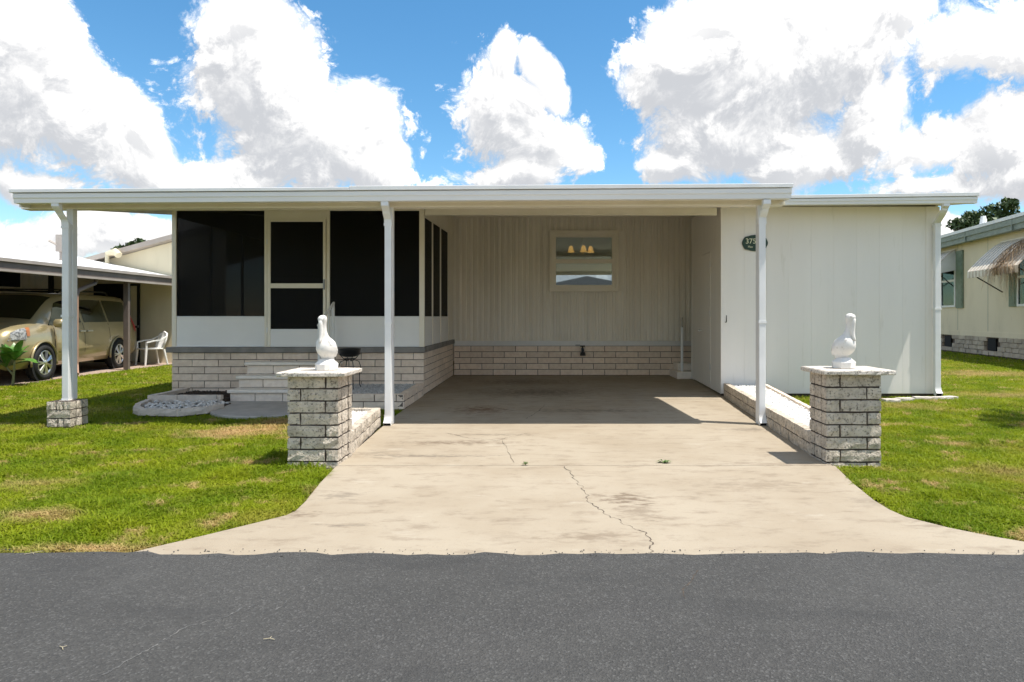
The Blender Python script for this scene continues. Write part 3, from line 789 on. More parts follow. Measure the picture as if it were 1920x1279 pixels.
# ------------------------------------------------------------------ roofs
def slab(name, mat, x0, x1, ya, yb, za, zb, th, parent, tl=True, bevel=0.0):
    t0, t1 = (tilt(x0), tilt(x1)) if tl else (0, 0)
    return MB().hexa([(x0, ya, za + t0), (x1, ya, za + t1), (x1, yb, zb + t1), (x0, yb, zb + t0),
                      (x0, ya, za + t0 + th), (x1, ya, za + t1 + th), (x1, yb, zb + t1 + th), (x0, yb, zb + t0 + th)]).build(name, mat, parent, bevel=bevel)
RX0, RX1 = -5.95, 2.82
roof = slab('carport_roof', M['ceiling'], RX0 + 0.01, RX1 - 0.01, 7.27, 9.62, 2.575, 2.575 + 0.13 * 2.35, 0.075, home)
slab('side_trim', M['white2'], RX0 - 0.005, RX0 + 0.02, 7.30, 13.0, 2.50, 2.50 + 0.13 * 5.7, 0.17, roof)
slab('side_trim', M['white2'], RX1 - 0.02, RX1 + 0.005, 7.30, 9.52, 2.53, 2.53 + 0.13 * 2.2, 0.13, roof)
# ceiling pans, one after the other
np_ = 21
for i in range(np_):
    a = RX0 + 0.05 + (RX1 - RX0 - 0.1) * i / np_; b = RX0 + 0.05 + (RX1 - RX0 - 0.1) * (i + 1) / np_
    slab('ceiling_pan', M['ceiling'], a + 0.006, b - 0.006, 7.34, 9.60, 2.565 + 0.13 * 0.07, 2.565 + 0.13 * 2.33, 0.008, roof)
roof2 = slab('house_roof', M['ceiling'], RX0 + 0.01, 6.54, 9.63, YBK, 2.885, 2.885 + 0.13 * (YBK - 9.63), 0.08, home)
slab('rear_slope', M['roofwhite'], RX0 + 0.01, 6.54, YBK + 0.002, YBK + 5.0, 3.40, 2.85, 0.08, home)

# carport gutter (a K-shaped trough), roof edge trim above it
def gutter_run(x0, x1, yf, zb0, zb1, zm0, zm1, zt0, zt1, parent, split=None, back=0.10):
    # face with two folds
    prof = lambda zb, zm: [(yf + back, zb), (yf + 0.018, zb), (yf + 0.012, zb + (zm - zb) * 0.42), (yf + 0.002, zb + (zm - zb) * 0.52), (yf, zm - 0.006), (yf + 0.02, zm), (yf + back, zm)]
    r0 = [(x0, y, z) for y, z in prof(zb0, zm0)]; r1 = [(x1, y, z) for y, z in prof(zb1, zm1)]
    MB().loft([r0, r1]).build('gutter', M['gutter'], parent, bevel=0.002)
    tr = lambda xa, xb, dz, m: MB().hexa([(xa, yf - 0.018, zl(xa, 0) + 0.002), (xb, yf - 0.018, zl(xb, 0) + 0.002), (xb, yf + 0.16, zl(xb, 0) + 0.01), (xa, yf + 0.16, zl(xa, 0) + 0.01),
                                        (xa, yf - 0.018, zl(xa, 1) + dz), (xb, yf - 0.018, zl(xb, 1) + dz), (xb, yf + 0.16, zl(xb, 1) + dz + 0.015), (xa, yf + 0.16, zl(xa, 1) + dz + 0.015)]).build('roof_edge', m, parent, bevel=0.004)
    zl = lambda x, t: (zm0, zt0)[t] + ((zm1, zt1)[t] - (zm0, zt0)[t]) * (x - x0) / (x1 - x0)
    if split is None: tr(x0 - 0.01, x1 + 0.012, 0.0, M['white'])
    else:
        tr(x0 - 0.03, split, 0.0, M['white']); tr(split + 0.001, x1 + 0.012, 0.012, M['white'])
YG = 7.2
gutter_run(RX0, RX1, YG, PZ(380.5, YG), PZ(371.5, YG), PZ(362, YG), PZ(352, YG), PZ(355, YG), PZ(346.5, YG), roof, split=PX(655, YG))
YG2 = 9.6
gutter_run(PX(1466, YG2), 6.55, YG2, PZ(383.5, YG2), PZ(380.5, YG2), PZ(372.5, YG2), PZ(368, YG2), PZ(366.5, YG2), PZ(361, YG2), roof2)
# beam over the posts
slab('beam', M['frame'], PX(50, 7.5), 2.83, 7.44, 7.56, 2.515, 2.515, 0.09, roof)
MB().hexa([(PX(50, 7.5) - 0.01, 7.432, 2.500), (2.835, 7.432, 2.500 + tilt(2.83)), (2.835, 7.57, 2.500 + tilt(2.83)), (PX(50, 7.5) - 0.01, 7.57, 2.500),
           (PX(50, 7.5) - 0.01, 7.432, 2.520), (2.835, 7.432, 2.520 + tilt(2.83)), (2.835, 7.57, 2.520 + tilt(2.83)), (PX(50, 7.5) - 0.01, 7.57, 2.520)]).build('beam_flange', M['frame'], roof)
# inner header in the line of the porch front
B('header', M['frame'], roof, XW1 + 0.03, 2.78, YS - 0.04, YS + 0.04, PZ(404, YS), zc(YS, -1.9) + 0.01, bevel=0.005)

# posts with downspouts
def downspout(x, yf, ytop, ztop, zel, zbot, w, d, parent, kick='front', xt=None):
    """rectangular pipe: outlet under the gutter, S-bend back to the post, straight run, elbow at the foot"""
    xt = x if xt is None else xt
    def rect(cx, cy, z, ny=0.0, nz=1.0):
        # cross-section across direction (0, ny, nz)
        return [(cx - w / 2, cy - d / 2 * nz, z + d / 2 * ny), (cx + w / 2, cy - d / 2 * nz, z + d / 2 * ny), (cx + w / 2, cy + d / 2 * nz, z - d / 2 * ny), (cx - w / 2, cy + d / 2 * nz, z - d / 2 * ny)]
    b = MB()
    n = 9; rings = [rect(xt, ytop, ztop)]
    for i in range(n + 1):
        s = i / n; e = s * s * (3 - 2 * s)
        yy = ytop + (yf - ytop) * e; zz = ztop - 0.05 - (ztop - 0.05 - zel) * s
        sl = 6 * s * (1 - s) * (yf - ytop) / max(0.05, (ztop - 0.05 - zel))
        k = math.hypot(1, sl)
        rings.append(rect(xt + (x - xt) * e, yy, zz, sl / k, 1 / k))
    b.loft(rings)
    o = b.build('downspout', M['white'], parent, bevel=0.006)
    # corrugated straight run with a collar
    MB().box(x - w / 2 + 0.003, x + w / 2 - 0.003, yf - d / 2 + 0.002, yf + d / 2 - 0.002, zbot + 0.10, zel + 0.03).build('pipe', M['white'], o, bevel=0.008)
    rings = []
    for i in range(6):
        a = R(58) * i / 5
        cy = yf - 0.10 * (1 - math.cos(a)) * 1.4; cz = zbot + 0.12 - 0.115 * math.sin(a) / math.sin(R(58))
        rings.append(rect(x, cy, cz, math.sin(a), math.cos(a)))
    MB().loft(rings, cap=False).build('foot_elbow', M['white'], o, bevel=0.004)
    last = rings[-1]
    c = sum((Vector(p) for p in last), Vector()) / 4
    MB().add([c + (Vector(p) - c) * 0.9 + Vector((0, 0.012, 0.006)) for p in last], [(0, 1, 2, 3)]).build('outlet', M['darkhole'], o)
    for zz in (zel - 0.03, (zel + zbot) / 2):
        MB().box(x - w / 2 - 0.004, x + w / 2 + 0.004, yf - d / 2 - 0.003, yf + d / 2 + 0.003, zz, zz + 0.028).build('strap', M['white'], o)
    return o
POST = 0.076
for (px_, x_dn, x_post, zb) in ((0, -5.492, -5.487, 0.29), (1, -1.770, -1.765, 0.0), (2, 2.550, 2.555, 0.0)):
    p = B('post', M['white'], home, x_post - POST / 2, x_post + POST / 2, 7.443, 7.52, zb, 2.515 + tilt(x_post), bevel=0.006)
    downspout(x_dn, 7.408, 7.255, (2.55, 2.555, 2.575)[px_], (2.30, 2.33, 2.35)[px_], zb + (0.0 if px_ else -0.10), 0.085, 0.062, p)
downspout(6.215, 10.06, 9.66, 2.965, 2.70, 0.02, 0.10, 0.075, home, xt=6.10)

# ------------------------------------------------------------------ screened porch
def panel(x0, x1, z0, z1, mat, name, y=YS, th=0.03, parent=home, bevel=0.004):
    return B(name, mat, parent, x0, x1, y, y + th, z0, z1, bevel=bevel)
XP = lambda p: PX(p, YS)
ZP = lambda p: PZ(p, YS)
ztop = zc(YS, -5) + 0.01
# uprights of the front
for (a, b) in ((322, 330), (495.5, 500.5), (612, 618), (729, 738.5), (786, 795.5)):
    panel(XP(a), XP(b), 0.77, ztop, M['frame'], 'screen_frame', y=YS + 0.0, th=0.05)
B('top_rail', M['frame'], home, XP(330), XP(786), YS + 0.004, YS + 0.046, ZP(395), ztop + 0.005)
for (a, b) in ((330, 495.5), (618, 729), (738.5, 786)):
    panel(XP(a), XP(b), ZP(594.5), ZP(395), M['screen'], 'screen', y=YS + 0.024, th=0.002, bevel=0)
    panel(XP(a), XP(b), 0.775, ZP(594.5), M['kick'], 'kick_panel', y=YS + 0.012, th=0.03, bevel=0.003)
    panel(XP(a), XP(b), ZP(595.5), ZP(593), M['white'], 'mid_rail', y=YS + 0.004, th=0.04)
    panel(XP(a), XP(b), 0.771, 0.79, M['white'], 'bottom_rail', y=YS + 0.004, th=0.04)
# screen door
door = panel(XP(500.5), XP(612), ZP(411), ZP(395.2), M['frame'], 'screen_door', y=YS + 0.003, th=0.045)
dx0, dx1 = XP(501.5), XP(611)
mm = MB()
mm.box(dx0, XP(507.5), YS - 0.012, YS + 0.02, 0.772, ZP(411)).box(XP(606), dx1, YS - 0.012, YS + 0.02, 0.772, ZP(411)).box(XP(507.5), XP(606), YS - 0.012, YS + 0.02, ZP(416), ZP(411))
mm.box(XP(507.5), XP(606), YS - 0.012, YS + 0.02, ZP(540.5), ZP(531.5))
mm.build('door_frame', M['frame'], door, bevel=0.004)
B('screen', M['screen'], door, XP(507.5), XP(606), YS + 0.004, YS + 0.006, ZP(531.5), ZP(416))
B('screen', M['screen'], door, XP(507.5), XP(606), YS + 0.004, YS + 0.006, ZP(617), ZP(540.5))
B('kick_panel', M['kick'], door, XP(507.5), XP(606), YS - 0.008, YS + 0.016, 0.772, ZP(617), bevel=0.003)
MB().box(XP(607.5), XP(609), YS - 0.035, YS - 0.012, ZP(541), ZP(526)).box(XP(606.5), XP(610), YS - 0.02, YS - 0.011, ZP(543), ZP(524)).build('handle', M['steel'], door)
for zz in (1.0, 2.4): B('hinge', M['white'], door, dx0 - 0.012, dx0 + 0.01, YS - 0.018, YS - 0.011, zz, zz + 0.08)
# porch side towards the carport
XSD = XW1
def sidepanel(y0, y1, z0a, z0b, z1a, z1b, mat, name, x=XSD, th=0.03):
    return MB().hexa([(x - th, y0, z0a), (x, y0, z0a), (x, y1, z0b), (x - th, y1, z0b), (x - th, y0, z1a), (x, y0, z1a), (x, y1, z1b), (x - th, y1, z1b)]).build(name, mat, home)
ym = [YS + 0.055, 11.06, 11.94, 12.92]
zt = lambda y: 2.85 + 0.035 * (y - YS)
for a, b in zip(ym[:-1], ym[1:]):
    sidepanel(a + 0.012, b - 0.012, 1.245, 1.245, zt(a), zt(b), M['screen'], 'screen', x=XSD - 0.022, th=0.002)
for y in ym[1:]:
    sidepanel(y - 0.013, y + 0.013, 0.77, 0.77, zt(y), zt(y), M['frame'], 'screen_frame', x=XSD + 0.0, th=0.045)
sidepanel(YS + 0.052, ym[-1] - 0.014, 0.772, 0.772, 1.245, 1.245, M['kick'], 'kick_panel', x=XSD - 0.01)
sidepanel(YS + 0.052, ym[-1] - 0.014, 1.236, 1.236, 1.256, 1.256, M['white'], 'mid_rail', x=XSD - 0.003, th=0.04)
sidepanel(YS + 0.052, YBK - 0.02, zt(YS), zt(YBK), zc(YS, -1.9), zc(YBK, -1.9), M['frame'], 'side_header', x=XSD - 0.002, th=0.04)
sidepanel(ym[-1] + 0.014, YBK - 0.02, 0.772, 0.772, zt(ym[-1]) - 0.002, zt(YBK) - 0.002, M['siding'], 'side_panel', x=XSD - 0.004)
# far side of the porch
for a, b in ((YS + 0.06, 11.3), (11.34, 12.5), (12.54, YBK - 0.02)):
    sidepanel(a, b, 1.245, 1.245, 2.84, 2.84, M['screen'], 'screen', x=XW0 + 0.03, th=0.002)
    sidepanel(a, b, 0.772, 0.772, 1.244, 1.244, M['kick'], 'kick_panel', x=XW0 + 0.04)
    sidepanel(b, b + 0.04, 0.772, 0.772, 2.84, 2.84, M['frame'], 'screen_frame', x=XW0 + 0.045, th=0.045)
sidepanel(YS + 0.06, YBK - 0.02, 2.842, 2.842, zc(YS, -5.87), zc(YBK, -5.87), M['frame'], 'side_header', x=XW0 + 0.045, th=0.04)

# ------------------------------------------------------------------ the shed
seams = [XS0, 2.945, 3.21, 3.56, 3.91, 4.275, 4.63, 4.99, 5.355, 5.72, 6.085, XS1]
shed_core = MB().box(XS0 + 0.03, XS1 - 0.02, YSH + 0.022, YSH + 0.05, 0.03, 3.0).build('shed_front', M['shedwall'], home)
for i, (a, b) in enumerate(zip(seams[:-1], seams[1:])):
    B('wall_panel', M['shedwall'], shed_core, a + (0.0 if i == 0 else 0.0006), b - 0.0006, YSH + (-0.012 if i in (0, len(seams) - 2) else 0.0), YSH + 0.021, 0.035, 2.99, bevel=0.0015)
B('base_strip', M['mortar'], shed_core, XS0 + 0.02, XS1 - 0.01, YSH + 0.025, YSH + 0.06, -0.05, 0.034)
# side wall towards the carport, slightly out of square
XS0B = 3.0; YSB = 12.75
def lerpx(y): return XS0 + (XS0B - XS0) * (y - YSH) / (YSB - YSH)
def swall(y0, y1, z0, z1, mat, name, parent, out=0.0, th=0.03, bevel=0.0):
    return MB().hexa([(lerpx(y0) - out, y0, z0), (lerpx(y0) - out + th, y0, z0), (lerpx(y1) - out + th, y1, z0), (lerpx(y1) - out, y1, z0),
                      (lerpx(y0) - out, y0, z1), (lerpx(y0) - out + th, y0, z1), (lerpx(y1) - out + th, y1, z1), (lerpx(y1) - out, y1, z1)]).build(name, mat, parent, bevel=bevel)
shed_side = swall(YSH + 0.03, YSB, 0.02, 3.2, M['shedwall'], 'shed_side', home, out=-0.02)
DY0, DY1, DZ = 10.93, 11.72, 2.36
for (a, b, z0, z1) in ((YSH + 0.012, 10.5, 0.03, 3.1), (10.505, DY0 - 0.01, 0.03, 3.1), (DY0 - 0.006, DY1 + 0.006, DZ + 0.01, 3.1), (DY1 + 0.01, 12.2, 0.03, 3.2), (12.205, YSB, 0.03, 3.2)):
    swall(a, b, z0, z1, M['shedwall'], 'wall_panel', shed_side, out=0.0, th=0.02)
sd = swall(DY0, DY1, 0.04, DZ, M['shedwall'], 'shed_door', home, out=0.006, th=0.02, bevel=0.003)
for zz in (0.35, 1.25, 2.1): swall(DY0 - 0.02, DY0 + 0.025, zz, zz + 0.10, M['white'], 'hinge', sd, out=0.014, th=0.008)
kx = lerpx(DY1 - 0.1)
MB().tube([(kx, DY1 - 0.08, 1.0), (kx - 0.05, DY1 - 0.08, 1.0)], [0.014, 0.012], 8).tube([(kx - 0.05, DY1 - 0.08, 1.0), (kx - 0.062, DY1 - 0.08, 1.0), (kx - 0.085, DY1 - 0.08, 1.0)], [0.018, 0.032, 0.024], 10).build('knob', M['chrome'], sd, smooth=True)
swall(YSB - 0.02, YSB + 0.02, 0.02, 3.2, M['shedwall'], 'corner_trim', home, out=0.01)
B('shed_wall', M['shedwall'], home, XS1 - 0.04, XS1 - 0.004, YSH + 0.03, YBK, 0.0, 3.1)
B('shed_rear', M['shedwall'], home, 3.02, XS1 - 0.05, YSB - 0.02, YSB + 0.02, 0.0, 3.1)

# small marks and fittings on the shed front
hook = thing('wall_hook', 'small dark metal hook on the shed wall beside the carport', 'hook', (PX(1361, YSH), YSH, PZ(598, YSH)))
MB().tube([(0.0, -0.004, 0.06), (0.005, -0.012, 0.05), (0.004, -0.014, 0.0), (0.002, -0.03, -0.04), (-0.01, -0.045, -0.055), (-0.025, -0.05, -0.05)], 0.0065, 6).build('bent_rod', M['wire'], hook, local=True)
B('plate', M['steel'], hook, -0.012, 0.012, -0.004, 0.001, -0.03, 0.07, local=True)
pl = thing('address_plaque', 'small dark green scalloped house number plaque on the shed wall', 'sign', (PX(1415, YSH), YSH - 0.002, PZ(456, YSH)))
W_, H_ = 0.205, 0.125
pp = []
for k in range(48):
    a = 2 * math.pi * k / 48
    r_ = 1 - 0.05 * abs(math.sin(4 * a)) + (0.03 if abs(math.cos(a)) < 0.35 else 0)
    ca, sa = math.cos(a), math.sin(a)
    pp.append((W_ * math.copysign(abs(ca) ** 0.75, ca) * r_, H_ * math.copysign(abs(sa) ** 0.75, sa) * r_))
MB().sweep(pp, 'y', -0.022, 0.0).build('board', M['plaque'], pl, local=True, bevel=0.004)
def text(parent, body, size, x, y, z, mat, name):
    cu = bpy.data.curves.new(name, 'FONT'); cu.body = body; cu.size = size; cu.extrude = 0.002; cu.align_x = 'LEFT'; cu.align_y = 'CENTER'
    tmp = bpy.data.objects.new('tmp', cu); COL.objects.link(tmp)
    dg = bpy.context.evaluated_depsgraph_get(); me = bpy.data.meshes.new_from_object(tmp.evaluated_get(dg))
    bpy.data.objects.remove(tmp, do_unlink=True)
    me.materials.clear(); me.materials.append(mat)
    return put(name, me, parent, (x, y, z), (R(90), 0, 0))
text(pl, '375', 0.115, -0.155, -0.0245, 0.025, M['plaque_text'], 'number')
text(pl, 'Plan', 0.046, -0.115, -0.0245, -0.062, M['plaque_text'], 'street_name')

# ================================================================== piers, planters, steps
def pier(label, x0, x1, y0, y1, ch, n, cap_over, cap_z, cap_t, seed, cap_dx=0.0):
    t = thing('brick_pier', label, 'pillar', ((x0 + x1) / 2, (y0 + y1) / 2, -0.02), group='brick piers at the driveway')
    top = cap_z - cap_t
    core = MB().box(x0 + 0.014, x1 - 0.014, y0 + 0.014, y1 - 0.014, -0.12, top + 0.002).build('mortar_core', M['mortar'], t)
    W = x1 - x0; D = y1 - y0; bd = 0.10
    for i in range(n):
        z = top - ch * (i + 1) + 0.004
        long_left = (i % 2 == 0) if seed % 2 == 0 else (i % 2 == 1)
        c = [0, W * (0.735 if long_left else 0.25), W]
        brick_row(t, (x0, y0), (x1, y0), z, ch, 0.3, bd, M['pierbrick'], 0.006, 0.014, cuts=c, rseed=seed * 50 + i)
        brick_row(t, (x1, y1), (x0, y1), z, ch, 0.3, bd, M['pierbrick'], 0.006, 0.014, cuts=c, rseed=seed * 50 + 10 + i)
        L2 = D - 2 * bd
        brick_row(t, (x1, y0 + bd + 0.012), (x1, y1 - bd - 0.012), z, ch, 0.3, bd, M['pierbrick'], 0.006, 0.014, cuts=[0, L2 - 0.024], rseed=seed * 50 + 20 + i)
        brick_row(t, (x0, y1 - bd - 0.012), (x0, y0 + bd + 0.012), z, ch, 0.3, bd, M['pierbrick'], 0.006, 0.014, cuts=[0, L2 - 0.024], rseed=seed * 50 + 30 + i)
    cx0, cx1, cy0, cy1 = x0 - cap_over + cap_dx, x1 + cap_over + cap_dx, y0 - cap_over, y1 + cap_over
    rr = random.Random(seed)
    nx, ny = 14, 12
    rows = []
    m = MB()
    ring = [(cx0 + (cx1 - cx0) * i / nx, cy0) for i in range(nx)] + [(cx1, cy0 + (cy1 - cy0) * j / ny) for j in range(ny)] + \
           [(cx1 - (cx1 - cx0) * i / nx, cy1) for i in range(nx)] + [(cx0, cy1 - (cy1 - cy0) * j / ny) for j in range(ny)]
    def jr(z, ins): return [(x + rr.uniform(-.004, .004) + (ins if x < (cx0 + cx1) / 2 else -ins), y + rr.uniform(-.004, .004) + (ins if y < (cy0 + cy1) / 2 else -ins), z + rr.uniform(-.0015, .0015)) for x, y in ring]
    m.loft([jr(top + 0.006, 0.008), jr(top + 0.013, 0.0), jr(cap_z - 0.008, 0.0), jr(cap_z, 0.007)])
    m.build('cap', M['capstone'], t)
    return (cx0 + cx1) / 2, (cy0 + cy1) / 2
LP = pier('speckled brick pier with stone cap at the left of the driveway', -2.142, -1.708, 5.40, 5.78, 0.1025, 8, 0.07, 0.785, 0.045, 2)
RPx = pier('speckled brick pier with stone cap at the right of the driveway', 2.415, 2.885, 5.42, 5.78, 0.106, 8, 0.065, 0.80, 0.046, 1, cap_dx=0.02)

def pelican(label, x, y, z, rz, s=1.0):
    t = thing('pelican_statue', label, 'statue', (x, y, z), rz, group='white pelican statues on the piers')
    def octo(r, zz, k=1.0): return [(r * math.cos(R(22.5 + 45 * i)) * k, r * math.sin(R(22.5 + 45 * i)), zz) for i in range(8)]
    MB().loft([octo(0.097, 0.0), octo(0.099, 0.05), octo(0.094, 0.058), octo(0.055, 0.092)]).build('plinth', M['statue'], t, local=True, bevel=0.003)
    rings = []
    prof = [(0.080, 0.02, 0.050, 0.056), (0.105, 0.02, 0.049, 0.06), (0.125, 0.015, 0.060, 0.080), (0.150, 0.01, 0.076, 0.100), (0.180, 0.0, 0.081, 0.105), (0.210, -0.005, 0.080, 0.099),
            (0.240, -0.012, 0.076, 0.086), (0.262, -0.02, 0.060, 0.066), (0.280, -0.03, 0.045, 0.048), (0.300, -0.04, 0.035, 0.037), (0.335, -0.05, 0.029, 0.031), (0.375, -0.055, 0.027, 0.030),
            (0.405, -0.058, 0.029, 0.033), (0.425, -0.062, 0.034, 0.042), (0.445, -0.064, 0.0365, 0.044), (0.462, -0.062, 0.030, 0.038), (0.472, -0.060, 0.018, 0.022), (0.476, -0.058, 0.005, 0.006)]
    for zz, yc, rx, ry in prof:
        rings.append([(rx * math.cos(k * math.pi / 10), yc + ry * math.sin(k * math.pi / 10), zz) for k in range(20)])
    MB().loft(rings).build('body', M['statue'], t, smooth=True, local=True)
    # long bill resting on the breast, with its pouch
    br = []
    for zz, yc, rx, ry in [(0.440, -0.084, 0.014, 0.014), (0.425, -0.094, 0.018, 0.017), (0.39, -0.090, 0.018, 0.018), (0.34, -0.084, 0.0175, 0.019), (0.30, -0.084, 0.017, 0.018), (0.27, -0.092, 0.015, 0.015), (0.25, -0.103, 0.011, 0.010), (0.238, -0.106, 0.004, 0.004)]:
        br.append([(rx * math.cos(k * math.pi / 6), yc + ry * math.sin(k * math.pi / 6), zz) for k in range(12)])
    MB().loft(br).build('bill', M['statue'], t, smooth=True, local=True)
    for sgn in (-1, 1):   # folded wings
        wr = []
        for u in range(25):
            s_ = u / 24; ridge = 1.0 + 0.10 * ((u % 4) / 3.0 - 0.5); zz = 0.262 - 0.155 * s_; w_ = math.sin(math.pi * (0.08 + 0.88 * s_)) ** 0.6
            yc = -0.045 + 0.115 * s_; xo = sgn * (0.052 + 0.020 * math.sin(math.pi * s_) - 0.018 * s_)
            wr.append([(xo + sgn * 0.018 * w_ * ridge * math.cos(k * math.pi / 5), yc + 0.05 * w_ * ridge * math.sin(k * math.pi / 5), zz) for k in range(10)])
        MB().loft(wr).build('wing', M['statue'], t, smooth=True, local=True)
        MB().tube([(sgn * 0.030, -0.088, 0.4455), (sgn * 0.034, -0.089, 0.4455)], [0.004, 0.003], 6).build('eye', M['mortar2'], t, local=True)
    return t
pelican('white plaster pelican statue on the left brick pier', LP[0] + 0.05, LP[1] + 0.0, 0.788, R(-14))
pelican('white plaster pelican statue on the right brick pier', RPx[0] - 0.025, RPx[1] + 0.0, 0.803, R(32))

# brick planters
STONES = []
def stone_field(name, label, poly, z, n, size, mat, seed, cat='gravel', flat=0.6):
    rg = np.random.default_rng(seed)
    xs = [p[0] for p in poly]; ys = [p[1] for p in poly]
    X = []; Y = []
    while sum(len(a) for a in X) < n:
        x = rg.uniform(min(xs), max(xs), n); y = rg.uniform(min(ys), max(ys), n); k = in_poly(x, y, poly); X.append(x[k]); Y.append(y[k])
    x = np.concatenate(X)[:n]; y = np.concatenate(Y)[:n]
    base = np.array([(1, 0, 0), (-1, 0, 0), (0, 1, 0), (0, -1, 0), (0, 0, 1), (0, 0, -1), (.7, .7, .2), (-.7, .7, -.2), (-.7, -.7, .2), (.7, -.7, -.2)], np.float32)
    tri = np.array([(0, 6, 4), (6, 2, 4), (2, 7, 4), (7, 1, 4), (1, 8, 4), (8, 3, 4), (3, 9, 4), (9, 0, 4), (6, 0, 5), (2, 6, 5), (7, 2, 5), (1, 7, 5), (8, 1, 5), (3, 8, 5), (9, 3, 5), (0, 9, 5)], np.int32)
    s = size * rg.uniform(0.55, 1.25, n)
    a = rg.uniform(0, 6.28, n); ca, sa = np.cos(a), np.sin(a)
    P = base[None] * rg.uniform(0.7, 1.15, (n, 10, 3)) * np.array([1, 0.75, flat]) * s[:, None, None]
    Q = np.empty_like(P); Q[..., 0] = P[..., 0] * ca[:, None] - P[..., 1] * sa[:, None]; Q[..., 1] = P[..., 0] * sa[:, None] + P[..., 1] * ca[:, None]; Q[..., 2] = P[..., 2]
    Q[..., 0] += x[:, None]; Q[..., 1] += y[:, None]; Q[..., 2] += (z + rg.uniform(-0.5, 0.5, n) * size)[:, None]
    me = bpy.data.meshes.new(name)
    F = (tri[None] + (np.arange(n) * 10)[:, None, None]).reshape(-1, 3)
    me.from_pydata(Q.reshape(-1, 3).tolist(), [], F.tolist()); me.materials.append(mat)
    return props(put(name, me), label, cat, kind='stuff')

def planter(label, path, courses, ch, L, d, mat, close=False, fill=None, fz=0.17, fillmat=None, seed=0, name='brick_planter', amp=0.005, starts=(0.0, 0.2), core=None):
    t = thing(name, label, 'planter', (path[0][0], path[0][1], 0))
    for i in range(courses):
        for k, (a, b) in enumerate(zip(path[:-1], path[1:])):
            brick_row(t, a, b, ch * i - 0.012, ch, L, d, mat, amp, 0.012, starts[i % len(starts)], rseed=seed + i * 7 + k)
    if core: # mortar line
        m = MB()
        for a, b in zip(path[:-1], path[1:]):
            u = (Vector(b) - Vector(a)).normalized(); nn = Vector((-u.y, u.x))
            p = [Vector(a) + nn * 0.012, Vector(b) + nn * 0.012, Vector(b) + nn * (d - 0.01), Vector(a) + nn * (d - 0.01)]
            m.prism([(q.x, q.y) for q in p], -0.05, ch * courses - 0.03)
        m.build('mortar', core, t)
    if fill: MB().prism(fill, -0.03, fz).build('bed', fillmat or M['gravel2'], t)
    return t
# left of the drive, behind the pier
lp = [(-2.24, 5.79), (-1.725, 5.79)]
planter('low brick planter of white gravel behind the left pier', [(-1.722, 5.792), (-1.858, 7.40), (-2.30, 7.40), (-2.22, 5.792)], 2, 0.108, 0.30, 0.09, M['pierbrick'],
        fill=[(-2.2, 5.80), (-1.79, 5.80), (-1.93, 7.32), (-2.22, 7.32)], fz=0.155, fillmat=M['gravel'], core=M['mortar'], seed=3)
stone_field('white_gravel', 'bright white gravel in the planter behind the left pier', [(-2.14, 5.82), (-1.82, 5.82), (-1.95, 7.3), (-2.2, 7.3)], 0.165, 1100, 0.016, M['gravel'], 5)
# right of the drive: long planter from the pier to the shed
planter('long brick planter of white gravel along the right of the driveway', [(2.86, 10.06), (2.43, 5.792)], 2, 0.112, 0.30, 0.09, M['pierbrick'],
        fill=[(2.47, 5.80), (2.86, 5.80), (3.45, 10.06), (2.92, 10.06)], fz=0.165, fillmat=M['gravel'], core=M['mortar'], seed=13)
rpl = thing('brick_edging', 'thin brick edging between white gravel and right lawn', 'edging', (2.9, 5.8, 0))
for i in range(2):
    brick_row(rpl, (2.90, 5.792), (3.52, 10.06), 0.112 * i - 0.012, 0.112, 0.30, 0.06, M['brick'], 0.004, 0.012, 0.15 * i, rseed=90 + i)
stone_field('white_gravel', 'bright white gravel in the long planter beside the shed', [(2.52, 5.82), (2.86, 5.82), (3.44, 10.04), (2.94, 10.04)], 0.175, 3800, 0.017, M['gravel'], 6)
# bed beside the steps
planter('brick planting bed of grey gravel between the steps and the carport', [(-3.14, 8.69), (-1.868, 8.69), (-1.868, 10.16)], 2, 0.1075, 0.30, 0.09, M['brick'],
        fill=[(-3.14, 8.75), (-1.93, 8.75), (-1.93, 10.15), (-3.14, 10.15)], fz=0.175, fillmat=M['gravel2'], core=M['mortar2'], seed=23, starts=(0.12, 0.27))
stone_field('grey_gravel', 'grey gravel in the bed beside the entry steps', [(-3.12, 8.8), (-1.97, 8.8), (-1.97, 10.12), (-3.12, 10.12)], 0.182, 2600, 0.016, M['gravel2'], 7)

M['rock'] = material('white_rock', (0.74, 0.72, 0.69), (0.46, 0.44, 0.41), 22, 0.75)
# tiered edging left of the steps
t1 = planter('upper planting bed of dark soil edged in pale stone, left of steps', [(-5.62, 10.08), (-5.60, 9.10), (-4.56, 9.10)], 1, 0.150, 0.56, 0.085, M['edging'],
             fill=[(-5.56, 9.15), (-4.56, 9.15), (-4.56, 10.15), (-5.56, 10.15)], fz=0.07, fillmat=M['soil'], seed=33, name='planting_bed', amp=0.007, starts=(0.42,))
stone_field('soil_clods', 'dark crumbly soil in the upper bed below the porch', [(-5.5, 9.2), (-4.6, 9.2), (-4.6, 10.1), (-5.5, 10.1)], 0.075, 700, 0.02, M['soil'], 12, cat='soil')
t2 = planter('lower curved stone edging filled with white rocks, left of steps', [(-5.60, 9.05), (-5.47, 8.62), (-5.30, 8.30), (-5.08, 8.10), (-4.58, 8.05), (-4.33, 8.30), (-4.27, 8.62)], 1, 0.10, 0.56, 0.085, M['edging'],
             fill=[(-5.5, 9.08), (-5.38, 8.62), (-5.2, 8.34), (-5.0, 8.17), (-4.62, 8.13), (-4.42, 8.32), (-4.33, 8.66), (-4.4, 9.08)], fz=0.03, fillmat=M['soil'], seed=43, name='planting_bed', amp=0.007, starts=(0.7,))
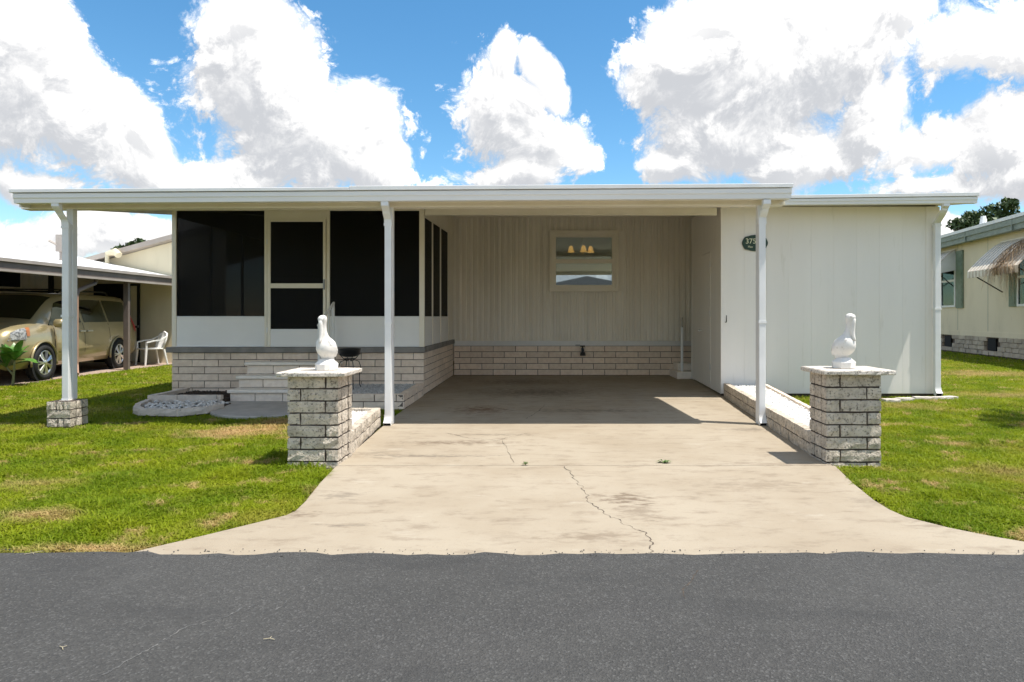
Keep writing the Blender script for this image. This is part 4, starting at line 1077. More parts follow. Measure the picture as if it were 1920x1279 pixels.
stone_field('white_rocks', 'chunky white rocks filling the lower bed', [(-5.46, 9.06), (-5.36, 8.66), (-5.18, 8.38), (-4.98, 8.21), (-4.62, 8.18), (-4.46, 8.36), (-4.38, 8.66), (-4.42, 9.06)], 0.048, 420, 0.030, M['rock'], 8)

# steps up to the screen door
st = thing('entry_steps', 'three pale brick steps up to the screen door', 'steps', (-3.85, 9.7, 0))
SX0, SX1 = -4.545, -3.165
for i, (yf, zt_) in enumerate(((9.35, 0.185), (9.62, 0.365), (9.89, 0.548))):
    B('core', M['mortar2'], st, SX0 + 0.015, SX1 - 0.015, yf + 0.015, 10.115, -0.02, zt_ - 0.052)
    zb = (0.0, 0.187, 0.367)[i]
    hh = zt_ - 0.05 - zb
    brick_row(st, (SX0, yf), (SX1, yf), zb, hh, 0.405, 0.09, M['stepbrick_lit'], 0.003, 0.012, (0.36, 0.36, 0.40)[i], rseed=70 + i)
    brick_row(st, (SX1, yf + 0.092), (SX1, 10.11), zb, hh, 0.405, 0.09, M['stepbrick_lit'], 0.003, 0.012, 0.2, rseed=75 + i)
    brick_row(st, (SX0, 10.11), (SX0, yf + 0.092), zb, hh, 0.405, 0.09, M['stepbrick_lit'], 0.003, 0.012, 0.3, rseed=80 + i)
    B('tread', M['tread'], st, SX0 - 0.03, SX1 + 0.03, yf - 0.05, min(yf + 0.36, 10.115), zt_ - 0.048, zt_, bevel=0.014)
padm = MB()
pts = [(PAD[0] + (PAD[2] - 0.02) * math.cos(R(180 + 6 * k)), PAD[1] + (PAD[3] - 0.02) * math.sin(R(180 + 6 * k))) for k in range(31)]
padm.prism(pts + [(PAD[0] + PAD[2] - 0.02, 9.33), (PAD[0] - PAD[2] + 0.02, 9.33)], -0.06, 0.02)
props(padm.build('landing_pad', M['pad'], bevel=0.008), 'grey rounded concrete pad at the foot of the steps', 'pad')
# handrail
hr = thing('handrail', 'thin white metal handrail on the right of the entry steps', 'railing', (-3.27, 9.9, 0))
hx = -3.27
MB().tube([(hx, 10.06, 0.50), (hx, 10.06, 1.46)], 0.022, 8).build('post', M['white'], hr)
MB().tube([(hx, 9.42, 0.19), (hx, 9.42, 1.14)], 0.022, 8).build('post', M['white'], hr)
MB().tube([(hx, 10.08, 1.47), (hx, 9.38, 1.12)], 0.02, 8).build('rail', M['white2'], hr)
MB().tube([(hx, 10.06, 0.66), (hx, 9.42, 0.33)], 0.012, 8).build('lower_rail', M['white'], hr)
for k in range(1, 6):
    y_ = 10.06 - 0.64 * k / 6
    MB().tube([(hx, y_, 0.66 - 0.33 * k / 6), (hx, y_, 1.455 - 0.325 * k / 6)], 0.008, 6).build('baluster', M['white'], hr)

# bowl on a wire stand
bs_ = thing('plant_stand', 'black bowl on a black wire stand in the gravel bed', 'stand', (-2.86, 9.55, 0.18))
def lathe(prof, n=20): return [[(r * math.cos(2 * math.pi * k / n), r * math.sin(2 * math.pi * k / n), z) for k in range(n)] for r, z in prof]
MB().loft(lathe([(0.05, 0.47), (0.12, 0.485), (0.15, 0.53), (0.163, 0.585), (0.17, 0.592), (0.163, 0.597), (0.15, 0.59), (0.13, 0.55), (0.02, 0.53)])).build('bowl', M['black'], bs_, smooth=True, local=True)
def hoop(r, z, th): return [(r * math.cos(2 * math.pi * k / 24), r * math.sin(2 * math.pi * k / 24), z) for k in range(25)]
MB().tube(hoop(0.155, 0.515, 0), 0.005, 5, cap=False).build('ring', M['wire'], bs_, local=True)
MB().tube(hoop(0.09, 0.445, 0), 0.005, 5, cap=False).build('ring', M['wire'], bs_, local=True)
for k in range(4):
    a = R(35 + 90 * k); c, s_ = math.cos(a), math.sin(a)
    MB().tube([(c * 0.15, s_ * 0.15, 0.515), (c * 0.10, s_ * 0.10, 0.455), (c * 0.03, s_ * 0.03, 0.41), (c * 0.075, s_ * 0.075, 0.425), (c * 0.14, s_ * 0.14, 0.40), (c * 0.165, s_ * 0.165, 0.33), (c * 0.15, s_ * 0.15, 0.2), (c * 0.15, s_ * 0.15, 0.06), (c * 0.175, s_ * 0.175, 0.0)], 0.006, 6).build('leg', M['wire'], bs_, local=True)
tr_ = thing('green_tray', 'shallow dark green tray lying in gravel under the wire stand', 'tray', (-2.93, 9.02, 0.195))
MB().loft(lathe([(0.02, 0.02), (0.13, 0.03), (0.16, 0.0), (0.15, 0.05), (0.10, 0.065), (0.01, 0.066)], 16)).build('dish', M['green_tray'], tr_, smooth=True, local=True)

# brick pedestal under the left post
pd = thing('brick_pedestal', 'small rough brick pedestal under the leftmost porch post', 'pedestal', (-5.54, 7.44, 0))
qx0, qx1, qy0, qy1 = -5.635, -5.36, 7.29, 7.57
B('mortar_core', M['mortar'], pd, qx0 + 0.014, qx1 - 0.014, qy0 + 0.014, qy1 - 0.014, -0.05, 0.283)
for i in range(3):
    z = 0.285 - 0.098 * (i + 1); bd = 0.09
    c = ([0, 0.10, 0.18, 0.275], [0, 0.275], [0, 0.12, 0.19, 0.275])[i]
    brick_row(pd, (qx0, qy0), (qx1, qy0), z, 0.098, 0.3, bd, M['pierbrick'], 0.007, 0.012, cuts=c, rseed=200 + i)
    brick_row(pd, (qx1, qy1), (qx0, qy1), z, 0.098, 0.3, bd, M['pierbrick'], 0.007, 0.012, cuts=[0, 0.14, 0.275], rseed=210 + i)
    brick_row(pd, (qx1, qy0 + bd + 0.01), (qx1, qy1 - bd - 0.01), z, 0.098, 0.3, bd, M['pierbrick'], 0.006, 0.012, rseed=220 + i)
    brick_row(pd, (qx0, qy1 - bd - 0.01), (qx0, qy0 + bd + 0.01), z, 0.098, 0.3, bd, M['pierbrick'], 0.006, 0.012, rseed=230 + i)
B('infill', M['capstone'], pd, qx0 + 0.08, qx1 - 0.08, qy0 + 0.08, qy1 - 0.08, 0.2835, 0.288)

# hose bib on the back wall
hb = thing('hose_bib', 'black garden tap on the brick base below the window', 'tap', (PX(1092, 13.6), 13.6, 0.55))
MB().tube([(0, 0.02, 0.02), (0, -0.05, 0.02), (0.0, -0.10, 0.0), (0.0, -0.11, -0.06)], [0.028, 0.028, 0.03, 0.026], 8).build('spout', M['black'], hb, local=True)
MB().tube([(0, -0.05, 0.02), (0, -0.06, 0.075)], 0.012, 6).tube([(-0.05, -0.06, 0.08), (0.05, -0.06, 0.08)], 0.016, 6).build('handle', M['black'], hb, local=True)
MB().tube([(0, -0.105, -0.05), (0, -0.112, -0.12)], [0.05, 0.062], 10).build('hose_coupling', M['black'], hb, local=True)
MB().box(-0.15, -0.05, -0.034, -0.028, 0.075, 0.11).build('bracket', M['steel'], hb, local=True)

# side stoop with its rail at the back of the carport
sp = thing('side_stoop', 'small concrete step with white rail in the back corner of carport', 'steps', (2.9, 13.1, 0))
B('step', M['tread'], sp, 2.72, 3.05, 12.82, 13.58, 0.0, 0.15, bevel=0.01)
B('step', M['tread'], sp, 2.80, 3.10, 13.1, 13.59, 0.152, 0.30, bevel=0.01)
MB().tube([(2.84, 12.92, 0.15), (2.84, 12.92, 1.02)], 0.028, 8).build('post', M['white'], sp)
MB().tube([(2.84, 12.90, 1.02), (2.97, 13.5, 1.22)], 0.02, 8).tube([(2.84, 12.92, 0.34), (2.97, 13.5, 0.52)], 0.013, 6).build('rail', M['white2'], sp)
for k in range(1, 5):
    MB().tube([(2.84 + 0.13 * k / 5, 12.92 + 0.58 * k / 5, 0.34 + 0.18 * k / 5), (2.84 + 0.13 * k / 5, 12.92 + 0.58 * k / 5, 1.03 + 0.19 * k / 5)], 0.009, 6).build('baluster', M['wire'], sp)

# pale pavers at the foot of the shed
M['paver'] = material('pale_paver', (0.60, 0.55, 0.49), (0.50, 0.45, 0.40), 20, 0.85, bump=0.4, bscale=70, rnd=0.05)
for i, (a, b, c, lab) in enumerate(((1782, 746, 0.30, 'pale paver on the lawn, farthest right of the row by the shed'), (1757, 747, 0.0, 'pale paver directly under the shed downspout outlet'),
                                  (1728, 747, -0.1, 'pale paver just left of the shed downspout'), (1698, 749, 0.12, 'pale paver in the middle of the row along the shed'), (1672, 751, 0.1, 'pale paver half hidden behind the right brick pier'))):
    x, y = G(a, b); me = block_mesh(0.24, 0.05, 0.13, M['paver'], 0.005, i)
    o = thing('paver', lab, 'paver', (x, y - 0.06, 0.0), c, group='pavers along the shed')
    put('block', me, o, (0, 0, -0.002))

# grit along the edge of the asphalt
gx = [G(0, 1036), G(1920, 1036)]
stone_field('road_grit', 'loose grit scattered along the edge of the asphalt', [(-4.2, 3.32), (3.6, 3.32), (3.6, 3.42), (-4.2, 3.44)], 0.004, 420, 0.005, M['asphalt'], 17, cat='grit')

# ================================================================== neighbour on the left
M['nwall'] = material('cream_siding', (0.74, 0.66, 0.47), (0.68, 0.60, 0.42), 2.0, 0.6, stretch=(1, 1, 0.3))
M['nside'] = material('beige_ribbed', (0.80, 0.73, 0.58), (0.74, 0.67, 0.52), 2.0, 0.6)
M['brown'] = material('brown_fascia', (0.18, 0.14, 0.12), (0.14, 0.11, 0.095), 3.0, 0.5)
M['taupe'] = material('taupe_trim', (0.42, 0.37, 0.32), (0.36, 0.31, 0.27), 3.0, 0.5)
M['darkceil'] = material('brown_ceiling', (0.52, 0.47, 0.39), rough=0.8)
M['copper'] = material('copper_pipe', (0.42, 0.25, 0.17), rough=0.5)
M['slab2'] = material('neighbour_concrete', (0.40, 0.30, 0.24), (0.30, 0.22, 0.17), 3.0, 0.85)
M['blackframe'] = material('black_frame', (0.012, 0.012, 0.012), rough=0.5)
sheetpoly = [(-15, 4.0), (-9.72, 4.0), (-9.80, 17.35), (-15, 17.35)]
props(MB().prism(sheetpoly, -0.1, 0.0).build('neighbour_slab', M['slab2']), kind='structure')
nb = thing('neighbour_carport', 'cream neighbouring house with brown edged white carport roof, far left', 'house', (-12, 14, 0))
NX, NXW, NYB = -9.62, -13.3, 17.35
B('gable_wall', M['nwall'], nb, NXW, -8.6, NYB, NYB + 0.12, 0.0, 2.62)
gw = MB().sweep([(-12.4, 2.62), (-8.6, 2.62), (-8.6, 3.66), (-12.4, 2.63)], 'y', NYB, NYB + 0.12).build('gable', M['nwall'], nb)
for x_ in (-12.2, -11.0, -9.8): B('batten', M['nwall'], gw, x_, x_ + 0.02, NYB - 0.006, NYB + 0.0, 0.0, 2.2)
MB().hexa([(-12.75, NYB - 0.25, 2.55), (-8.5, NYB - 0.25, 3.70), (-8.5, NYB + 5, 3.70), (-12.75, NYB + 5, 2.55), (-12.75, NYB - 0.25, 2.68), (-8.5, NYB - 0.25, 3.83), (-8.5, NYB + 5, 3.83), (-12.75, NYB + 5, 2.68)]).build('gable_roof', M['taupe'], nb)
B('house_wall', M['nside'], nb, NXW - 0.1, NXW, 4.0, NYB, 0.0, 3.0)
for k in range(38):
    B('siding_panel', M['nside'], nb, NXW, NXW + 0.014, 9.6 + 0.2 * k + 0.008, 9.8 + 0.2 * k - 0.008, 0.2, 2.8)
B('corner_trim', M['blackframe'], nb, NXW + 0.0, NXW + 0.09, NYB - 0.09, NYB - 0.002, 0.0, 2.6)
w2 = B('high_window', M['darkhole'], nb, NXW + 0.014, NXW + 0.03, 15.2, 16.3, 2.0, 2.42)
# dark garage opening and the black framed door
B('opening', M['darkhole'], nb, -12.12, -11.18, NYB - 0.03, NYB - 0.005, 0.02, 2.14)
nd_ = B('door', M['nside'], nb, -11.1, -10.92, NYB - 0.06, NYB - 0.03, 0.05, 2.08)
MB().box(-11.16, -11.1, NYB - 0.07, NYB - 0.02, 0.02, 2.14).box(-10.92, -10.86, NYB - 0.07, NYB - 0.02, 0.02, 2.14).box(-11.1, -10.92, NYB - 0.07, NYB - 0.02, 2.08, 2.14).box(-11.1, -10.92, NYB - 0.07, NYB - 0.02, 0.95, 1.0).build('door_frame', M['blackframe'], nd_)
B('door_handle', M['steel'], nd_, -10.90, -10.86, NYB - 0.11, NYB - 0.07, 0.96, 1.02)
# roof: white top rising to the left, brown fascia
MB().hexa([(NXW, 4.2, 2.90), (NX + 0.02, 4.2, 2.17), (NX + 0.02, NYB, 2.17), (NXW, NYB, 2.90), (NXW, 4.2, 3.03), (NX, 4.2, 2.27), (NX, NYB, 2.27), (NXW, NYB, 3.03)]).build('carport_roof', M['roofwhite'], nb)
MB().hexa([(NXW, 4.3, 2.86), (NX - 0.1, 4.3, 2.14), (NX - 0.1, NYB - 0.02, 2.14), (NXW, NYB - 0.02, 2.86), (NXW, 4.3, 2.895), (NX - 0.1, 4.3, 2.165), (NX - 0.1, NYB - 0.02, 2.165), (NXW, NYB - 0.02, 2.895)]).build('carport_ceiling', M['darkceil'], nb)
B('fascia', M['brown'], nb, NX - 0.02, NX + 0.05, 4.2, NYB + 0.02, 2.105, 2.235)
B('gutter_lip', M['taupe'], nb, NX - 0.03, NX + 0.09, 4.2, NYB + 0.02, 2.237, 2.30)
B('lower_trim', M['taupe'], nb, NX - 0.05, NX + 0.06, 4.2, NYB + 0.02, 2.06, 2.103)
B('post', M['brown'], nb, -9.83, -9.72, 15.05, 15.13, 0.0, 2.1)
B('post', M['taupe'], nb, -9.80, -9.72, 11.28, 11.34, 0.0, 2.1)
MB().tube([(-9.66, 13.9, 2.08), (-9.69, 13.9, 1.98), (-9.74, 13.45, 1.80), (-9.74, 13.4, 1.68)], 0.045, 8).build('drain_elbow', M['brown'], nb)
MB().tube([(-9.74, 13.4, 1.70), (-9.74, 13.4, 0.25), (-9.70, 13.35, 0.16), (-9.62, 13.25, 0.06)], 0.045, 8).build('drain_pipe', M['copper'], nb)
MB().tube([(-11.6, 17.1, 2.2), (-11.6, 17.1, 2.98)], 0.05, 8).tube([(-11.6, 17.1, 2.94), (-11.35, 17.05, 2.98), (-11.22, 17.0, 2.88)], [0.06, 0.10, 0.09], 8).build('vent_pipe', M['nwall'], nb)
MB().box(-10.93, -10.77, 14.4, 14.5, 2.72, 3.10).tube([(-10.85, 14.45, 2.45), (-10.85, 14.45, 2.75)], 0.03, 6).tube([(-10.9, 14.42, 2.86), (-11.06, 14.38, 2.96)], [0.02, 0.03], 6).build('service_box', M['taupe'], nb)

# ------------------------------------------------------------------ minivan
M['vanpaint'] = material('champagne_paint', (0.42, 0.345, 0.19), (0.40, 0.33, 0.18), 2.0, 0.32, metal=0.45, coat=0.8)
M['tyre'] = material('tyre_rubber', (0.012, 0.012, 0.012), rough=0.8)
M['lampglass'] = material('headlamp', (0.42, 0.42, 0.40), (0.10, 0.10, 0.10), 25, 0.12)
M['amber'] = material('amber_lamp', (0.45, 0.16, 0.05), rough=0.3)
M['redlamp'] = material('red_lamp', (0.45, 0.02, 0.02), rough=0.3)
hd = Vector((0.47, -2.86)).normalized()
van = thing('minivan', 'champagne gold minivan parked under the neighbouring carport', 'van', (-11.02, 13.95, 0.0), math.atan2(hd.y, hd.x))
ST = [(2.53, 0.78, 0.68), (2.48, 0.92, 0.80), (2.38, 1.02, 0.90), (2.15, 1.10, 0.95), (1.85, 1.16, 0.97), (1.62, 1.20, 0.975), (1.40, 1.33, 0.975), (1.15, 1.49, 0.975), (0.92, 1.62, 0.975), (0.72, 1.70, 0.975), (0.45, 1.745, 0.975),
      (-0.5, 1.78, 0.975), (-1.3, 1.78, 0.975), (-1.9, 1.77, 0.97), (-2.25, 1.745, 0.97), (-2.42, 1.64, 0.96), (-2.50, 1.20, 0.945), (-2.55, 0.85, 0.92), (-2.57, 0.6, 0.88)]
def sect(x, zt_, w):
    up = max(0.0, min(1.0, (zt_ - 1.0) / 0.65))
    zb = min(1.03, zt_ - 0.10); wr = w * (0.90 - 0.14 * up)
    b0 = 0.26 if abs(x) < 2.4 else 0.32
    return [(w * 0.91, b0), (w * 0.985, b0 + 0.09), (w, min(0.60, zt_ - 0.2)), (w * 0.995, min(0.84, zt_ - 0.14)), (w * 0.965, zb), (wr, zt_ - 0.10 * (0.4 + 0.6 * up) + 0.0), (wr * 0.93, zt_ - 0.03), (wr * 0.55, zt_ + 0.0), (0.0, zt_ + 0.012)]
rings = []
for x, zt_, w in ST:
    s_ = sect(x, zt_, w)
    rings.append([(x, y, z) for y, z in s_] + [(x, -y, z) for y, z in s_[-2::-1]])
mb = MB(); nr = len(rings[0])
mb.add([p for r in rings for p in r], [(i * nr + k, i * nr + k + 1, (i + 1) * nr + k + 1, (i + 1) * nr + k) for i in range(len(rings) - 1) for k in range(nr - 1)])
mb.add(rings[0], [tuple(range(nr))]); mb.add(rings[-1], [tuple(range(nr))])
body = mb.build('body', M['vanpaint'], van, smooth=True, local=True)
def surf(x, k, side=1):
    for (xa, za, wa), (xb, zb_, wb_) in zip(ST[:-1], ST[1:]):
        if xb <= x <= xa:
            f = (xa - x) / (xa - xb); A = sect(xa, za, wa); Bq = sect(xb, zb_, wb_)
            i = min(int(k), 7); g = k - i
            pa = [A[i][c] + (A[i + 1][c] - A[i][c]) * g for c in (0, 1)]; pb = [Bq[i][c] + (Bq[i + 1][c] - Bq[i][c]) * g for c in (0, 1)]
            return Vector((x, side * (pa[0] + (pb[0] - pa[0]) * f), pa[1] + (pb[1] - pa[1]) * f))
def side_patch(name, b0, b1, t0, t1, k0, k1, mat, side, off=0.008, parent=van, nx=6, nk=4):
    rows = []
    for j in range(nk + 1):
        g = j / nk; row = []
        for i in range(nx + 1):
            f = i / nx; x = (b0 + (b1 - b0) * f) * (1 - g) + (t0 + (t1 - t0) * f) * g
            p = surf(x, k0 + (k1 - k0) * g, side); row.append((p.x, p.y + side * off, p.z + off * 0.3))
        rows.append(row)
    return MB().grid(rows).build(name, mat, parent, smooth=True, local=True)
for sd_ in (1, -1):
    side_patch('side_window', 1.28, 0.04, 0.80, 0.04, 4.15, 4.93, M['vanglass'], sd_)
    side_patch('side_window', -0.08, -1.08, -0.06, -1.04, 4.15, 4.93, M['vanglass'], sd_)
    side_patch('side_window', -1.16, -2.28, -1.12, -2.14, 4.15, 4.93, M['vanglass'], sd_)
    side_patch('door_seam', 1.12, 1.10, 1.12, 1.10, 0.9, 4.0, M['tyre'], sd_, 0.003)
    side_patch('door_seam', 0.0, -0.015, 0.0, -0.015, 0.9, 4.9, M['tyre'], sd_, 0.003)
    side_patch('door_seam', -1.10, -1.115, -1.10, -1.115, 2.4, 4.1, M['tyre'], sd_, 0.003)
    side_patch('side_moulding', 1.0, -1.05, 1.0, -1.05, 1.85, 2.05, M['vanpaint'], sd_, 0.018)
    side_patch('sill', 1.05, -1.05, 1.05, -1.05, 0.0, 0.9, M['vanpaint'], sd_, 0.010)
    for hx_ in (0.12, -0.18):
        MB().box(hx_ - 0.10, hx_ + 0.10, sd_ * 0.975 - 0.012, sd_ * 0.975 + 0.03 * sd_ + 0.004, 0.92, 0.955).build('door_handle', M['chrome'], van, local=True, bevel=0.008)
    mr = MB().loft([[(1.22 + r_ * math.cos(a), sd_ * (0.99 + dy), 1.12 + 0.085 * (r_ / 0.07) * math.sin(a)) for a in [2 * math.pi * q / 10 for q in range(10)]] for dy, r_ in ((0.0, 0.03), (0.05, 0.07), (0.16, 0.075), (0.21, 0.05))])
    mr.build('mirror', M['vanpaint'], van, smooth=True, local=True)
    MB().tube([(0.35, sd_ * 0.60, 1.76), (0.25, sd_ * 0.62, 1.82), (-1.6, sd_ * 0.62, 1.84), (-1.75, sd_ * 0.60, 1.78)], 0.02, 6).build('roof_rail', M['blackframe'], van, local=True)
    hl = side_patch('headlight', 2.42, 2.02, 2.34, 1.99, 2.9, 4.3, M['lampglass'], sd_, 0.012)
    side_patch('turn_signal', 2.0, 1.92, 2.0, 1.90, 3.2, 4.3, M['amber'], sd_, 0.014)
    side_patch('tail_light', -2.38, -2.50, -2.30, -2.42, 3.2, 4.7, M['redlamp'], sd_, 0.012)
for xc in (0.2, -0.9): MB().tube([(xc, -0.6, 1.84), (xc, 0.6, 1.84)], 0.016, 6).build('crossbar', M['blackframe'], van, local=True)
rows = []
for j in range(7):
    x = 1.58 + (0.76 - 1.58) * j / 6
    rows.append([tuple(surf(x, k, s_) + Vector((0.006, 0, 0.010))) for s_, k in [(1, 5.9), (1, 6.4), (1, 7.0), (1, 7.6), (1, 7.999), (-1, 7.6), (-1, 7.0), (-1, 6.4), (-1, 5.9)]])
MB().grid(rows).build('windscreen', M['vanglass'], van, smooth=True, local=True)
MB().box(2.50, 2.56, -0.45, 0.45, 0.62, 0.80).build('grille', M['chrome'], van, local=True, bevel=0.02)
MB().box(2.44, 2.60, -0.80, 0.80, 0.30, 0.55).build('bumper', M['vanpaint'], van, local=True, bevel=0.05)
# wheels
def wheel(xc, sd_):
    yo = sd_ * 0.985
    arch = MB().loft([[(xc + 0.405 * math.cos(a), sd_ * 0.92, 0.345 + 0.405 * math.sin(a)) for a in [2 * math.pi * q / 28 for q in range(28)]], [(xc + 0.405 * math.cos(a), sd_ * 0.984, 0.345 + 0.405 * math.sin(a)) for a in [2 * math.pi * q / 28 for q in range(28)]]])
    arch.build('wheel_arch', M['darkhole'], van, local=True)
    MB().tube([(xc + 0.42 * math.cos(a), yo + 0.002 * sd_, 0.345 + 0.42 * math.sin(a)) for a in [R(-8) + (math.pi + R(16)) * q / 20 for q in range(21)]], 0.022, 6).build('arch_lip', M['vanpaint'], van, local=True, smooth=True)
    ty = []
    for dy, r_ in ((-0.20, 0.30), (-0.195, 0.335), (-0.03, 0.345), (0.0, 0.33), (0.012, 0.29), (0.0, 0.245), (-0.03, 0.235)):
        ty.append([(xc + r_ * math.cos(a), yo + sd_ * (0.02 + dy), 0.345 + r_ * math.sin(a)) for a in [2 * math.pi * q / 32 for q in range(32)]])
    w_ = MB().loft(ty, cap=False).build('wheel', M['tyre'], van, smooth=True, local=True)
    MB().loft([[(xc + r_ * math.cos(a), yo + sd_ * dy, 0.345 + r_ * math.sin(a)) for a in [2 * math.pi * q / 28 for q in range(28)]] for dy, r_ in ((-0.03, 0.238), (0.016, 0.245), (0.018, 0.225), (-0.02, 0.215))], cap=False).build('rim', M['chrome'], w_, smooth=True, local=True)
    MB().loft([[(xc + r_ * math.cos(a), yo + sd_ * dy, 0.345 + r_ * math.sin(a)) for a in [2 * math.pi * q / 28 for q in range(28)]] for dy, r_ in ((-0.045, 0.23), (-0.05, 0.02))]).build('brake_backing', M['darkhole'], w_, local=True)
    for q in range(7):
        a0 = 2 * math.pi * q / 7
        for da in (-0.13, 0.13):
            a1 = a0 + da
            c0, s0 = math.cos(a0), math.sin(a0); c1, s1 = math.cos(a1), math.sin(a1)
            MB().tube([(xc + 0.03 * c0, yo + sd_ * 0.016, 0.345 + 0.03 * s0), (xc + 0.225 * c1, yo + sd_ * 0.010, 0.345 + 0.225 * s1)], 0.017, 5).build('spoke', M['chrome'], w_, local=True)
    MB().loft([[(xc + r_ * math.cos(a), yo + sd_ * dy, 0.345 + r_ * math.sin(a)) for a in [2 * math.pi * q / 14 for q in range(14)]] for dy, r_ in ((0.0, 0.06), (0.03, 0.05), (0.034, 0.02))]).build('hub_cap', M['chrome'], w_, local=True)
for xc in (1.50, -1.50):
    for sd_ in (1, -1): wheel(xc, sd_)

# ------------------------------------------------------------------ white plastic chair
M['plastic'] = material('white_plastic', (0.78, 0.77, 0.74), rough=0.45)
cx_, cy_ = G(283, 684)
chair = thing('plastic_chair', 'white plastic garden armchair by the cream neighbouring wall', 'chair', (cx_, cy_, 0.0), R(-35))
# local: faces -y
for sx in (-1, 1):
    MB().tube([(sx * 0.27, -0.25, 0.0), (sx * 0.25, -0.22, 0.40), (sx * 0.26, -0.22, 0.60)], [0.022, 0.032, 0.022], 6).build('leg', M['plastic'], chair, local=True)
    MB().tube([(sx * 0.25, 0.30, 0.0), (sx * 0.22, 0.22, 0.40)], [0.022, 0.032], 6).build('leg', M['plastic'], chair, local=True)
    MB().grid([[(sx * 0.23, -0.23, 0.60), (sx * 0.25, -0.05, 0.645), (sx * 0.25, 0.12, 0.66), (sx * 0.21, 0.26, 0.74)], [(sx * 0.30, -0.23, 0.60), (sx * 0.31, -0.05, 0.645), (sx * 0.30, 0.12, 0.66), (sx * 0.24, 0.28, 0.74)]]).build('armrest', M['plastic'], chair, local=True).modifiers.new('solid', 'SOLIDIFY').thickness = 0.03
B('seat', M['plastic'], chair, -0.24, 0.24, -0.24, 0.22, 0.40, 0.435, bevel=0.015, local=True)
bt = MB().tube([(-0.22, 0.20, 0.42), (-0.23, 0.27, 0.65), (-0.19, 0.31, 0.80), (0.0, 0.34, 0.85), (0.19, 0.31, 0.80), (0.23, 0.27, 0.65), (0.22, 0.20, 0.42)], 0.026, 6).build('backrest', M['plastic'], chair, local=True, smooth=True)
for k in range(5):
    x_ = -0.14 + 0.07 * k
    MB().tube([(x_, 0.21, 0.42), (x_, 0.27, 0.62), (x_ * 0.95, 0.325, 0.83)], [0.026, 0.026, 0.022], 4).build('slat', M['plastic'], bt, local=True)

# ------------------------------------------------------------------ broad-leaved plant at the slab edge
M['leafy'] = material('glossy_leaf', (0.06, 0.17, 0.025), (0.12, 0.25, 0.04), 14, 0.35)
M['stalk'] = material('pale_stalk', (0.22, 0.23, 0.12), rough=0.7)
px_, py_ = G(18, 722)
plant = thing('leafy_plant', 'young broad-leaved green plant beside the minivan at the left edge', 'plant', (px_ + 0.05, py_, 0))
plant.scale = (1.25, 1.25, 1.25)
rr = random.Random(5)
MB().tube([(0, 0, -0.04), (0.02, 0, 0.16), (0.05, -0.02, 0.36)], [0.02, 0.016, 0.012], 7).tube([(0.02, 0, 0.14), (-0.09, 0.0, 0.26)], [0.013, 0.01], 7).build('stem', M['stalk'], plant, local=True)
for k in range(24):
    top = Vector((0.05, -0.02, 0.36)) if k < 14 else Vector((-0.09, 0, 0.26))
    a = k * 2.4; el = rr.uniform(0.2, 1.0) if k % 3 else rr.uniform(1.0, 1.4); L = rr.uniform(0.26, 0.42)
    d = Vector((math.cos(a) * math.cos(el), math.sin(a) * math.cos(el), math.sin(el))); q = d.cross(Vector((0, 0, 1))).normalized(); n_ = q.cross(d)
    rows = [[], [], []]
    for j in range(7):
        s_ = j / 6; w_ = 0.075 * math.sin(math.pi * (0.02 + 0.94 * s_ ** 1.4)) ** 0.8
        c = top + d * L * s_ - Vector((0, 0, 0.12 * s_ * s_ * (1 - el * 0.4)))
        rows[0].append(tuple(c - q * w_ + n_ * w_ * 0.3)); rows[1].append(tuple(c)); rows[2].append(tuple(c + q * w_ + n_ * w_ * 0.3))
    MB().grid(rows).build('leaf', M['leafy'], plant, smooth=True, local=True)

# ================================================================== neighbour on the right
M['rwall'] = material('cream_panel', (0.74, 0.63, 0.45), (0.68, 0.575, 0.405), 1.2, 0.6, stretch=(1, 1, 0.4), c3=(0.56, 0.48, 0.33), c3scale=2.0, c3lo=0.6, c3hi=0.75)
M['rtrim'] = material('grey_green_gutter', (0.25, 0.29, 0.25), (0.19, 0.22, 0.19), 5, 0.6, stretch=(1, 1, 3))
M['shutter'] = material('sage_shutter', (0.17, 0.22, 0.15), (0.14, 0.18, 0.12), 6, 0.6)
M['awn_a'] = material('awning_cream', (0.78, 0.71, 0.60), (0.68, 0.61, 0.50), 8, 0.6)
M['awn_b'] = material('awning_tan', (0.60, 0.50, 0.40), (0.50, 0.41, 0.32), 8, 0.6)
M['frond'] = material('dry_frond', (0.66, 0.53, 0.37), (0.48, 0.36, 0.24), 14, 0.8)
M['skirt'] = material('skirt_stone', (0.50, 0.42, 0.32), (0.38, 0.31, 0.24), 4, 0.9, bump=0.6, bscale=30, rnd=0.15, c3=(0.12, 0.10, 0.08), c3scale=2.2, c3lo=0.58, c3hi=0.78)
wr0 = lambda y: 10.62 + 0.18 * y            # face of the wall
ang = math.atan2(1.0, 0.18)
rh = thing('neighbour_house', 'cream neighbouring house with sage shutters and green gutter, right edge', 'house', (14, 20, 0))
def along(name, mat, y0, y1, z0, z1, out0, out1, parent=rh, bevel=0.0):
    # box along the wall line, out = distance towards our lot
    def P(y, o, z): return (wr0(y) - o, y, z)
    return MB().hexa([P(y0, out1, z0), P(y0, out0, z0), P(y1, out0, z0), P(y1, out1, z0), P(y0, out1, z1), P(y0, out0, z1), P(y1, out0, z1), P(y1, out1, z1)]).build(name, mat, parent, bevel=bevel)
YA, YE = 13.0, 30.0
along('wall', M['rwall'], YA, YE, 0.62, 3.82, -0.15, 0.0)
for y_ in (15.5, 18.1, 20.5, 22.55, 24.1, 26.6): along('wall_seam', M['rtrim'], y_, y_ + 0.015, 0.78, 3.78, -0.002, 0.004)
along('base_board', M['rwall'], YA, YE, 0.60, 0.76, 0.0, 0.025)
